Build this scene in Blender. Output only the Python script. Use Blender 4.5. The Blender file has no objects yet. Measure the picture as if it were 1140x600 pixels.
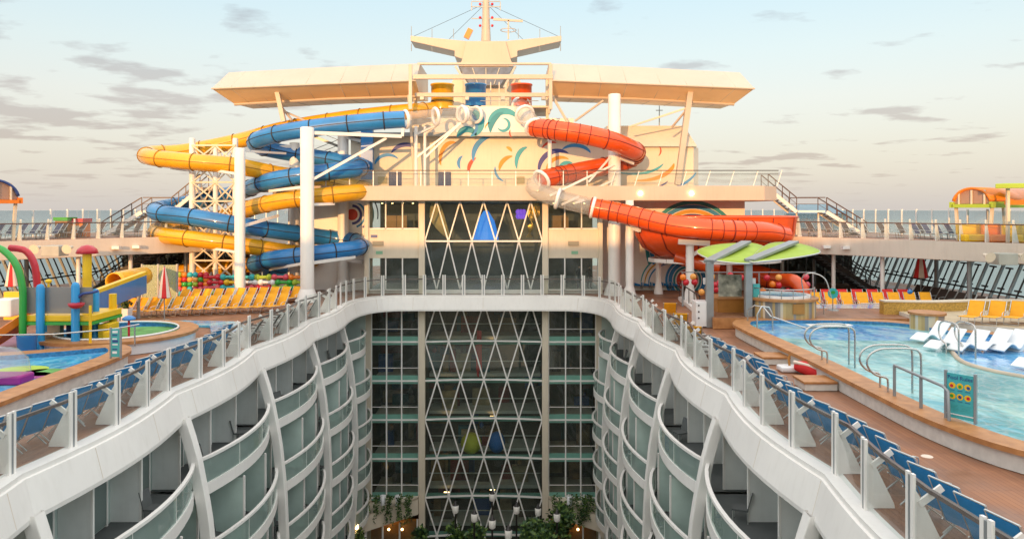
import bpy, math, random
from mathutils import Vector, Matrix
random.seed(7)
R = math.radians
SC = bpy.context.scene
COL = SC.collection
# ------------------------------------------------------------------ camera, sky, sun, exposure
CAMX, CAMZ, F, CX, CY = 2.15, 6.4, 823.0, 570.0, 233.0
cd = bpy.data.cameras.new('camera'); cam = bpy.data.objects.new('camera', cd); COL.objects.link(cam)
cam.location = (CAMX, 0, CAMZ); cam.rotation_euler = (R(90), 0, 0)
cd.sensor_width = 36; cd.lens = 36 * F / 1140; cd.shift_y = -67 / 1140
cd.clip_start = .1; cd.clip_end = 60000
SC.camera = cam
CLX, CLY = 8.8, 4.1
HOUSE_Z = 14.6
SUN_AZ, SUN_EL = 14.0, 7.0          # degrees to the left of straight behind the camera, and above the horizon
world = bpy.data.worlds.new('World'); SC.world = world; world.use_nodes = True
def build_world():
    nt = world.node_tree; N = nt.nodes; L = nt.links; N.clear()
    out = N.new('ShaderNodeOutputWorld'); bg = N.new('ShaderNodeBackground')
    sky = N.new('ShaderNodeTexSky'); sky.sky_type = 'NISHITA'; sky.sun_disc = False
    sky.sun_elevation = R(SUN_EL); sky.sun_rotation = R(180 + SUN_AZ)
    sky.air_density = 1.0; sky.dust_density = 2.2; sky.ozone_density = 1.0
    tc = N.new('ShaderNodeTexCoord'); sep = N.new('ShaderNodeSeparateXYZ'); L.new(tc.outputs['Generated'], sep.inputs[0])
    def math_(op, a, b=None, c=None):
        n = N.new('ShaderNodeMath'); n.operation = op
        for i, q in enumerate((a, b, c)):
            if q is None: continue
            if isinstance(q, (int, float)): n.inputs[i].default_value = q
            else: L.new(q, n.inputs[i])
        return n.outputs[0]
    # haze band: the air near the horizon goes to warm cream
    el = math_('MAXIMUM', sep.outputs[2], 0.0)
    ramp = N.new('ShaderNodeValToRGB'); L.new(el, ramp.inputs[0])
    e = ramp.color_ramp.elements
    e[0].position = 0; e[0].color = (.38, .350, .330, 1)
    e[1].position = .75; e[1].color = (1.0, .98, .94, 1)
    for p, c in ((.07, (.41, .382, .350)), (.14, (.43, .425, .400)), (.20, (.40, .445, .44)), (.29, (.335, .435, .475)), (.42, (.80, .85, .86))):
        q = e.new(p); q.color = (*c, 1)
    sc = N.new('ShaderNodeVectorMath'); sc.operation = 'SCALE'; sc.inputs[3].default_value = 10.5
    L.new(ramp.outputs[0], sc.inputs[0])
    mx = N.new('ShaderNodeMix'); mx.data_type = 'RGBA'; mx.inputs[0].default_value = .72
    L.new(sky.outputs[0], mx.inputs[6]); L.new(sc.outputs[0], mx.inputs[7])
    # thin stretched clouds on a high plane
    den = math_('ADD', el, .09)
    cb = N.new('ShaderNodeCombineXYZ')
    L.new(math_('DIVIDE', sep.outputs[0], den), cb.inputs[0]); L.new(math_('DIVIDE', sep.outputs[1], den), cb.inputs[1])
    mp = N.new('ShaderNodeMapping'); mp.inputs['Scale'].default_value = (1.45, 1.65, 1); mp.inputs['Location'].default_value = (CLX, CLY, 0)
    L.new(cb.outputs[0], mp.inputs[0])
    no = N.new('ShaderNodeTexNoise'); no.inputs['Scale'].default_value = 1.55; no.inputs['Detail'].default_value = 6; no.inputs['Roughness'].default_value = .52
    L.new(mp.outputs[0], no.inputs['Vector'])
    no2 = N.new('ShaderNodeTexNoise'); no2.inputs['Scale'].default_value = .28; no2.inputs['Detail'].default_value = 1
    L.new(mp.outputs[0], no2.inputs['Vector'])
    v = math_('ADD', no.outputs[0], math_('MULTIPLY', math_('SUBTRACT', no2.outputs[0], .5), .55))
    # fewer clouds to the right and overhead
    v = math_('ADD', v, math_('MULTIPLY', sep.outputs[0], -.07))
    cr = N.new('ShaderNodeValToRGB'); L.new(v, cr.inputs[0])
    cr.color_ramp.elements[0].position = .575; cr.color_ramp.elements[0].color = (0, 0, 0, 1)
    cr.color_ramp.elements[1].position = .67; cr.color_ramp.elements[1].color = (1, 1, 1, 1)
    fade = N.new('ShaderNodeMapRange'); fade.inputs[1].default_value = .0; fade.inputs[2].default_value = .06
    L.new(el, fade.inputs[0])
    m2 = N.new('ShaderNodeMix'); m2.data_type = 'RGBA'; m2.blend_type = 'MULTIPLY'
    L.new(math_('MULTIPLY', math_('MULTIPLY', cr.outputs[0], fade.outputs[0]), .66), m2.inputs[0])
    L.new(mx.outputs[2], m2.inputs[6]); m2.inputs[7].default_value = (.64, .565, .585, 1)
    L.new(m2.outputs[2], bg.inputs[0]); bg.inputs[1].default_value = .12
    L.new(bg.outputs[0], out.inputs[0])
build_world()
sl = bpy.data.lights.new('sun', 'SUN'); so = bpy.data.objects.new('sun', sl); COL.objects.link(so)
sl.energy = 2.1; sl.angle = R(.6); sl.color = (1, .52, .20)
sd = Vector((-math.sin(R(SUN_AZ)) * math.cos(R(SUN_EL)), -math.cos(R(SUN_AZ)) * math.cos(R(SUN_EL)), math.sin(R(SUN_EL))))
so.rotation_euler = (-sd).to_track_quat('-Z', 'Y').to_euler(); so.location = (-20, -60, 40)
vs = SC.view_settings; vs.view_transform = 'Standard'; vs.look = 'None'; vs.gamma = 1; vs.use_curve_mapping = False
vs.exposure = .86
SC.cycles.max_bounces = 9; SC.cycles.transparent_max_bounces = 24; SC.cycles.caustics_reflective = False; SC.cycles.caustics_refractive = False

# ------------------------------------------------------------------ measuring helpers
def W(px, py, Y): return Vector((CAMX + (px - CX) * Y / F, Y, CAMZ - (py - CY) * Y / F))
def G(px, py, z=0.0):
    Y = F * (CAMZ - z) / (py - CY); return Vector((CAMX + (px - CX) * Y / F, Y, z))
def XA(px, Y): return CAMX + (px - CX) * Y / F
def ZA(py, Y): return CAMZ - (py - CY) * Y / F
def ordn(i):
    names = 'first second third fourth fifth sixth seventh eighth ninth tenth eleventh twelfth thirteenth fourteenth fifteenth sixteenth seventeenth eighteenth nineteenth twentieth'.split()
    if i < 20: return names[i]
    return 'twenty-' + ordn(i - 20) if i < 29 else 'thirtieth'

# ------------------------------------------------------------------ mesh builder
class MB:
    def __init__(s): s.v = []; s.f = []; s.m = []; s.s = []
    def add(s, vs, fs, m=0, sm=False):
        o = len(s.v); s.v += [tuple(q) for q in vs]
        for f in fs: s.f.append(tuple(i + o for i in f)); s.m.append(m); s.s.append(sm)
        return s
    def box(s, x0, y0, z0, x1, y1, z1, m=0):
        v = [(x, y, z) for z in (z0, z1) for y in (y0, y1) for x in (x0, x1)]
        return s.add(v, [(0, 2, 3, 1), (4, 5, 7, 6), (0, 1, 5, 4), (2, 6, 7, 3), (0, 4, 6, 2), (1, 3, 7, 5)], m)
    def bar(s, p, q, w, h, m=0, up=(0, 0, 1)):
        p = Vector(p); q = Vector(q); d = (q - p).normalized(); u = Vector(up)
        if abs(d.dot(u)) > .98: u = Vector((0, 1, 0))
        a = d.cross(u).normalized(); b = a.cross(d).normalized()
        v = [c + a * i * w / 2 + b * j * h / 2 for c in (p, q) for j in (-1, 1) for i in (-1, 1)]
        return s.add(v, [(0, 2, 3, 1), (4, 5, 7, 6), (0, 1, 5, 4), (2, 6, 7, 3), (0, 4, 6, 2), (1, 3, 7, 5)], m)
    def cyl(s, p, q, r0, r1=None, n=12, m=0, cap=True):
        r1 = r0 if r1 is None else r1
        return s.tube([p, q], [r0, r1], n, m, cap)
    def tube(s, path, r, n=10, m=0, cap=True):
        P = [Vector(p) for p in path]; k = len(P)
        rr = r if isinstance(r, (list, tuple)) else [r] * k
        d0 = (P[1] - P[0]).normalized(); u = Vector((0, 0, 1)) if abs(d0.z) < .95 else Vector((0, 1, 0))
        a = d0.cross(u).normalized(); v = []
        for i in range(k):
            d = (P[min(i + 1, k - 1)] - P[max(i - 1, 0)]).normalized()
            a = (a - d * a.dot(d)).normalized(); b = d.cross(a)
            for j in range(n):
                t = 2 * math.pi * j / n; v.append(P[i] + (a * math.cos(t) + b * math.sin(t)) * rr[i])
        f = [(i * n + j, i * n + (j + 1) % n, (i + 1) * n + (j + 1) % n, (i + 1) * n + j) for i in range(k - 1) for j in range(n)]
        s.add(v, f, m, True)
        if cap:
            s.add(v[:n], [tuple(range(n))[::-1]], m); s.add(v[-n:], [tuple(range(n))], m)
        return s
    def lathe(s, prof, c=(0, 0, 0), n=20, m=0, seg=None, ax=1.0, sm=True):
        c = Vector(c); k = len(prof); v = []
        for r, z in prof:
            for j in range(n):
                t = 2 * math.pi * j / n; v.append((c.x + r * math.cos(t), c.y + r * ax * math.sin(t), c.z + z))
        o = len(s.v); s.v += v
        for i in range(k - 1):
            for j in range(n):
                s.f.append((o + i * n + j, o + i * n + (j + 1) % n, o + (i + 1) * n + (j + 1) % n, o + (i + 1) * n + j))
                s.m.append(seg(j) if seg else m); s.s.append(sm)
        return s
    def ball(s, c, r, n=12, m=0, sx=1, sy=1, sz=1):
        k = max(4, n // 2); c = Vector(c); v = []; f = []
        for i in range(k + 1):
            a = math.pi * i / k
            for j in range(n):
                t = 2 * math.pi * j / n
                v.append((c.x + r * sx * math.sin(a) * math.cos(t), c.y + r * sy * math.sin(a) * math.sin(t), c.z + r * sz * math.cos(a)))
        for i in range(k):
            for j in range(n): f.append((i * n + j, (i + 1) * n + j, (i + 1) * n + (j + 1) % n, i * n + (j + 1) % n))
        return s.add(v, f, m, True)
    def torus(s, c, nrm, Rr, r, n=24, k=8, m=0):
        nrm = Vector(nrm).normalized(); u = Vector((0, 0, 1)) if abs(nrm.z) < .9 else Vector((0, 1, 0))
        a = nrm.cross(u).normalized(); b = nrm.cross(a); c = Vector(c); v = []
        for i in range(n):
            t = 2 * math.pi * i / n; d = a * math.cos(t) + b * math.sin(t)
            for j in range(k):
                q = 2 * math.pi * j / k; v.append(c + d * (Rr + r * math.cos(q)) + nrm * r * math.sin(q))
        f = [(i * k + j, ((i + 1) % n) * k + j, ((i + 1) % n) * k + (j + 1) % k, i * k + (j + 1) % k) for i in range(n) for j in range(k)]
        return s.add(v, f, m, True)
    def prism(s, poly, z0, z1, m=0, mt=None):
        n = len(poly); v = [(x, y, z0) for x, y in poly] + [(x, y, z1) for x, y in poly]
        s.add(v, [(i, (i + 1) % n, n + (i + 1) % n, n + i) for i in range(n)] + [tuple(range(n))[::-1]], m)
        return s.add(v[n:], [tuple(range(n))], m if mt is None else mt)
    def slab(s, poly, vec, m=0):      # any planar 3D polygon given a thickness
        n = len(poly); P = [Vector(p) for p in poly]; v = P + [p + Vector(vec) for p in P]
        return s.add(v, [tuple(range(n))[::-1], tuple(range(n, 2 * n))] + [(i, (i + 1) % n, n + (i + 1) % n, n + i) for i in range(n)], m)
    def sweep(s, path, nrm, prof, m=0, closed=True, sm=False, mats=None):   # prof: (offset along the normal, z)
        k = len(prof); v = []
        for p, nn in zip(path, nrm):
            for o, z in prof: v.append((p[0] + nn[0] * o, p[1] + nn[1] * o, (p[2] if len(p) > 2 else 0) + z))
        o = len(s.v); s.v += v; kk = k if closed else k - 1
        for i in range(len(path) - 1):
            for j in range(kk):
                s.f.append((o + i * k + j, o + (i + 1) * k + j, o + (i + 1) * k + (j + 1) % k, o + i * k + (j + 1) % k))
                s.m.append(mats[j] if mats else m); s.s.append(sm)
        if closed:
            s.f.append(tuple(o + j for j in range(k))); s.m.append(m); s.s.append(False)
            e = o + (len(path) - 1) * k; s.f.append(tuple(e + j for j in range(k))[::-1]); s.m.append(m); s.s.append(False)
        return s
    def merge(s, q, off):
        o = len(s.v); s.v += q.v; s.f += [tuple(i + o for i in f) for f in q.f]; s.m += [k + off for k in q.m]; s.s += q.s; return s
    def build(s, name, mats, parent=None, bev=0, fix=True):
        me = bpy.data.meshes.new(name); me.from_pydata(s.v, [], s.f)
        if not isinstance(mats, (list, tuple)): mats = [mats]
        for q in mats: me.materials.append(q)
        me.polygons.foreach_set('material_index', s.m); me.polygons.foreach_set('use_smooth', s.s)
        if fix:
            import bmesh
            bm = bmesh.new(); bm.from_mesh(me); bmesh.ops.recalc_face_normals(bm, faces=bm.faces); bm.to_mesh(me); bm.free()
        me.update()
        o = bpy.data.objects.new(name, me); COL.objects.link(o)
        if parent is not None:
            o.parent = parent
            if parent.get('_w'): o.matrix_parent_inverse = Matrix.Translation(-Vector(parent.get('_w')))
        if bev:
            b = o.modifiers.new('bevel', 'BEVEL'); b.width = bev; b.segments = 2; b.limit_method = 'ANGLE'; b.angle_limit = R(40)
        return o
def tag(o, label=None, cat=None, group=None, kind=None):
    if label: o['label'] = label
    if cat: o['category'] = cat
    if group: o['group'] = group
    if kind: o['kind'] = kind
    return o
def thing(name, label, cat, loc=(0, 0, 0), rz=0, group=None, w=False):   # w: children are given in world coordinates
    o = bpy.data.objects.new(name, None); COL.objects.link(o); o.empty_display_size = .3
    o.location = loc; o.rotation_euler = (0, 0, rz)
    if w: o['_w'] = tuple(loc)
    return tag(o, label, cat, group)
KIDS = {}
def kids(o): return [c for c in bpy.data.objects if c.parent == o]
def dup(root, loc, rz, label, group=None):
    if root.name not in KIDS: KIDS[root.name] = [(c, kids(c)) for c in kids(root)]
    r = root.copy(); COL.objects.link(r); r.location = loc; r.rotation_euler = (0, 0, rz); r['label'] = label
    if group: r['group'] = group
    for c, gs in KIDS[root.name]:
        d = c.copy(); COL.objects.link(d); d.parent = r
        for g in gs:
            h = g.copy(); COL.objects.link(h); h.parent = d
    return r
class Repeat:      # first call moves the original, later calls copy it
    def __init__(s, root): s.root = root; s.used = False
    def put(s, loc, rz, label, group=None):
        if not s.used:
            s.used = True; s.root.location = loc; s.root.rotation_euler = (0, 0, rz); s.root['label'] = label
            if group: s.root['group'] = group
            return s.root
        return dup(s.root, loc, rz, label, group)
def spline(pts, step=.5):
    P = [Vector(p) for p in pts]; P = [2 * P[0] - P[1]] + P + [2 * P[-1] - P[-2]]; out = []
    for i in range(1, len(P) - 2):
        a, b, c, d = P[i - 1:i + 3]; n = max(2, int((c - b).length / step))
        for k in range(n):
            t = k / n
            out.append(.5 * (2 * b + (c - a) * t + (2 * a - 5 * b + 4 * c - d) * t * t + (3 * b - a - 3 * c + d) * t ** 3))
    out.append(P[-2]); return out

# ------------------------------------------------------------------ materials
def mat(name, col, rough=.5, metal=0, var=.10, scale=1.5, bump=0, bscale=30, coat=0, col2=None, spec=.5, dirt=0):
    m = bpy.data.materials.new(name); m.use_nodes = True; N = m.node_tree.nodes; L = m.node_tree.links
    b = N['Principled BSDF']; b.inputs['Roughness'].default_value = rough; b.inputs['Metallic'].default_value = metal
    b.inputs['Coat Weight'].default_value = coat; b.inputs['Coat Roughness'].default_value = .08
    b.inputs['Specular IOR Level'].default_value = spec
    tc = N.new('ShaderNodeTexCoord'); no = N.new('ShaderNodeTexNoise'); no.inputs['Scale'].default_value = scale; no.inputs['Detail'].default_value = 6
    L.new(tc.outputs['Object'], no.inputs['Vector'])
    r = N.new('ShaderNodeValToRGB'); L.new(no.outputs[0], r.inputs[0])
    c2 = col2 or tuple(min(1, c * (1 + var)) for c in col); c1 = tuple(c * (1 - var) for c in col)
    r.color_ramp.elements[0].position = .3; r.color_ramp.elements[0].color = (*c1, 1)
    r.color_ramp.elements[1].position = .7; r.color_ramp.elements[1].color = (*c2, 1)
    src = r.outputs[0]
    if dirt:      # rain streaks and grime: a vertically stretched noise
        mp = N.new('ShaderNodeMapping'); mp.inputs['Scale'].default_value = (5, 5, .5); L.new(tc.outputs['Object'], mp.inputs[0])
        n2 = N.new('ShaderNodeTexNoise'); n2.inputs['Scale'].default_value = 1.3; n2.inputs['Detail'].default_value = 5; L.new(mp.outputs[0], n2.inputs['Vector'])
        r2 = N.new('ShaderNodeValToRGB'); L.new(n2.outputs[0], r2.inputs[0])
        r2.color_ramp.elements[0].position = .5; r2.color_ramp.elements[0].color = (0, 0, 0, 1); r2.color_ramp.elements[1].position = .8; r2.color_ramp.elements[1].color = (dirt, dirt, dirt, 1)
        mx = N.new('ShaderNodeMix'); mx.data_type = 'RGBA'; L.new(r2.outputs[0], mx.inputs[0]); L.new(src, mx.inputs[6]); mx.inputs[7].default_value = (col[0] * .45, col[1] * .40, col[2] * .33, 1)
        src = mx.outputs[2]
    L.new(src, b.inputs['Base Color'])
    n3 = N.new('ShaderNodeTexNoise'); n3.inputs['Scale'].default_value = bscale; n3.inputs['Detail'].default_value = 4; L.new(tc.outputs['Object'], n3.inputs['Vector'])
    mr = N.new('ShaderNodeMapRange'); mr.inputs[3].default_value = max(.02, rough - .08); mr.inputs[4].default_value = min(1, rough + .12); L.new(n3.outputs[0], mr.inputs[0]); L.new(mr.outputs[0], b.inputs['Roughness'])
    if bump:
        bp = N.new('ShaderNodeBump'); bp.inputs['Strength'].default_value = bump; bp.inputs['Distance'].default_value = .02
        L.new(n3.outputs[0], bp.inputs['Height']); L.new(bp.outputs[0], b.inputs['Normal'])
    return m
def glass(name, tint, alpha, rough=.02, body=None, refl=.6):    # thin pane: tinted see-through, some body colour, fresnel reflection
    m = bpy.data.materials.new(name); m.use_nodes = True; N = m.node_tree.nodes; L = m.node_tree.links; N.clear()
    o = N.new('ShaderNodeOutputMaterial'); tr = N.new('ShaderNodeBsdfTransparent'); tr.inputs[0].default_value = (*tint, 1)
    df = N.new('ShaderNodeBsdfDiffuse'); df.inputs[0].default_value = (*(body or tint), 1)
    gl = N.new('ShaderNodeBsdfGlossy'); gl.inputs['Roughness'].default_value = rough; gl.inputs[0].default_value = (.95, .97, .97, 1)
    a = N.new('ShaderNodeMixShader'); L.new(df.outputs[0], a.inputs[1]); L.new(tr.outputs[0], a.inputs[2]); a.inputs[0].default_value = alpha
    no = N.new('ShaderNodeTexNoise'); no.inputs['Scale'].default_value = 1.2; tc = N.new('ShaderNodeTexCoord'); L.new(tc.outputs['Object'], no.inputs['Vector'])
    mr = N.new('ShaderNodeMapRange'); mr.inputs[3].default_value = alpha - .04; mr.inputs[4].default_value = min(1, alpha + .04); L.new(no.outputs[0], mr.inputs[0]); L.new(mr.outputs[0], a.inputs[0])
    lw = N.new('ShaderNodeLayerWeight'); lw.inputs[0].default_value = .5      # Schlick's curve, the same from both faces of the sheet
    pw = N.new('ShaderNodeMath'); pw.operation = 'POWER'; L.new(lw.outputs['Facing'], pw.inputs[0]); pw.inputs[1].default_value = 5
    fr = N.new('ShaderNodeMath'); fr.operation = 'MULTIPLY_ADD'; L.new(pw.outputs[0], fr.inputs[0]); fr.inputs[1].default_value = refl; fr.inputs[2].default_value = .045
    b = N.new('ShaderNodeMixShader'); L.new(fr.outputs[0], b.inputs[0]); L.new(a.outputs[0], b.inputs[1]); L.new(gl.outputs[0], b.inputs[2])
    L.new(b.outputs[0], o.inputs[0]); return m
def emit(name, col, st):
    m = bpy.data.materials.new(name); m.use_nodes = True; b = m.node_tree.nodes['Principled BSDF']
    b.inputs['Base Color'].default_value = (*col, 1); b.inputs['Emission Color'].default_value = (*col, 1); b.inputs['Emission Strength'].default_value = st; return m
def water(name, a, b_, c, scale=.45, bump=.25):
    m = bpy.data.materials.new(name); m.use_nodes = True; N = m.node_tree.nodes; L = m.node_tree.links; b = N['Principled BSDF']
    tc = N.new('ShaderNodeTexCoord')
    mp = N.new('ShaderNodeMapping'); mp.inputs['Scale'].default_value = (1, .6, 1); L.new(tc.outputs['Object'], mp.inputs[0])
    no = N.new('ShaderNodeTexNoise'); no.inputs['Scale'].default_value = scale; no.inputs['Detail'].default_value = 5; no.inputs['Distortion'].default_value = 1.6; L.new(mp.outputs[0], no.inputs['Vector'])
    r = N.new('ShaderNodeValToRGB'); L.new(no.outputs[0], r.inputs[0]); e = r.color_ramp.elements
    e[0].position = .34; e[0].color = (*a, 1); e[1].position = .66; e[1].color = (*c, 1); q = e.new(.5); q.color = (*b_, 1)
    vo = N.new('ShaderNodeTexVoronoi'); vo.feature = 'DISTANCE_TO_EDGE'; vo.inputs['Scale'].default_value = 1.7
    n4 = N.new('ShaderNodeTexNoise'); n4.inputs['Scale'].default_value = 1.1; L.new(tc.outputs['Object'], n4.inputs['Vector'])
    ad = N.new('ShaderNodeVectorMath'); ad.operation = 'ADD'; L.new(tc.outputs['Object'], ad.inputs[0]); L.new(n4.outputs['Color'], ad.inputs[1]); L.new(ad.outputs[0], vo.inputs['Vector'])
    r3 = N.new('ShaderNodeValToRGB'); L.new(vo.outputs[0], r3.inputs[0]); r3.color_ramp.elements[0].color = (.35, .35, .35, 1); r3.color_ramp.elements[1].position = .12; r3.color_ramp.elements[1].color = (0, 0, 0, 1)
    mx = N.new('ShaderNodeMix'); mx.data_type = 'RGBA'; mx.blend_type = 'SCREEN'; L.new(r3.outputs[0], mx.inputs[7]); L.new(r.outputs[0], mx.inputs[6]); mx.inputs[0].default_value = .35
    L.new(mx.outputs[2], b.inputs['Base Color'])
    n2 = N.new('ShaderNodeTexNoise'); n2.inputs['Scale'].default_value = 2.6; n2.inputs['Detail'].default_value = 3; L.new(mp.outputs[0], n2.inputs['Vector'])
    bp = N.new('ShaderNodeBump'); bp.inputs['Strength'].default_value = bump; bp.inputs['Distance'].default_value = .12; L.new(n2.outputs[0], bp.inputs['Height']); L.new(bp.outputs[0], b.inputs['Normal'])
    b.inputs['Roughness'].default_value = .06; b.inputs['IOR'].default_value = 1.33
    return m
def planks(name, c1, c2, width=.14, rough=.6):
    m = bpy.data.materials.new(name); m.use_nodes = True; N = m.node_tree.nodes; L = m.node_tree.links; b = N['Principled BSDF']
    tc = N.new('ShaderNodeTexCoord'); br = N.new('ShaderNodeTexBrick'); mp = N.new('ShaderNodeMapping'); mp.inputs['Rotation'].default_value = (0, 0, R(90)); L.new(tc.outputs['Object'], mp.inputs[0]); L.new(mp.outputs[0], br.inputs['Vector'])
    br.inputs['Color1'].default_value = (*c1, 1); br.inputs['Color2'].default_value = (*c2, 1); br.inputs['Mortar'].default_value = (c1[0] * .55, c1[1] * .5, c1[2] * .5, 1)
    br.inputs['Scale'].default_value = 1; br.inputs['Brick Width'].default_value = 2.6; br.inputs['Row Height'].default_value = width; br.inputs['Mortar Size'].default_value = .006
    no = N.new('ShaderNodeTexNoise'); no.inputs['Scale'].default_value = .7; no.inputs['Detail'].default_value = 8; L.new(tc.outputs['Object'], no.inputs['Vector'])
    r = N.new('ShaderNodeValToRGB'); L.new(no.outputs[0], r.inputs[0]); r.color_ramp.elements[0].position = .3; r.color_ramp.elements[0].color = (.7, .7, .72, 1); r.color_ramp.elements[1].position = .7; r.color_ramp.elements[1].color = (1.1, 1.08, 1.05, 1)
    mx = N.new('ShaderNodeMix'); mx.data_type = 'RGBA'; mx.blend_type = 'MULTIPLY'; mx.inputs[0].default_value = 1; L.new(br.outputs[0], mx.inputs[6]); L.new(r.outputs[0], mx.inputs[7]); L.new(mx.outputs[2], b.inputs['Base Color'])
    mr = N.new('ShaderNodeMapRange'); mr.inputs[1].default_value = .35; mr.inputs[2].default_value = .65; mr.inputs[3].default_value = rough - .28; mr.inputs[4].default_value = rough + .15; L.new(no.outputs[0], mr.inputs[0]); L.new(mr.outputs[0], b.inputs['Roughness'])
    return m
def stripes(name, cols, width, axis='ANG'):
    m = bpy.data.materials.new(name); m.use_nodes = True; N = m.node_tree.nodes; L = m.node_tree.links; b = N['Principled BSDF']
    tc = N.new('ShaderNodeTexCoord'); sep = N.new('ShaderNodeSeparateXYZ'); L.new(tc.outputs['Object'], sep.inputs[0])
    wn = N.new('ShaderNodeTexWhiteNoise'); wn.noise_dimensions = '1D'
    a = N.new('ShaderNodeMath'); a.operation = 'ARCTAN2'; L.new(sep.outputs[1], a.inputs[0]); L.new(sep.outputs[0], a.inputs[1])
    d = N.new('ShaderNodeMath'); d.operation = 'DIVIDE'; L.new(a.outputs[0] if axis == 'ANG' else sep.outputs[0], d.inputs[0]); d.inputs[1].default_value = width
    f = N.new('ShaderNodeMath'); f.operation = 'FLOOR'; L.new(d.outputs[0], f.inputs[0]); L.new(f.outputs[0], wn.inputs['W'])
    r = N.new('ShaderNodeValToRGB'); r.color_ramp.interpolation = 'CONSTANT'; L.new(wn.outputs[0], r.inputs[0])
    r.color_ramp.elements[0].color = (*cols[0], 1); r.color_ramp.elements[1].position = 1 / len(cols); r.color_ramp.elements[1].color = (*cols[1], 1)
    for i in range(2, len(cols)): q = r.color_ramp.elements.new(i / len(cols)); q.color = (*cols[i], 1)
    L.new(r.outputs[0], b.inputs['Base Color']); b.inputs['Roughness'].default_value = .5; return m
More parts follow.
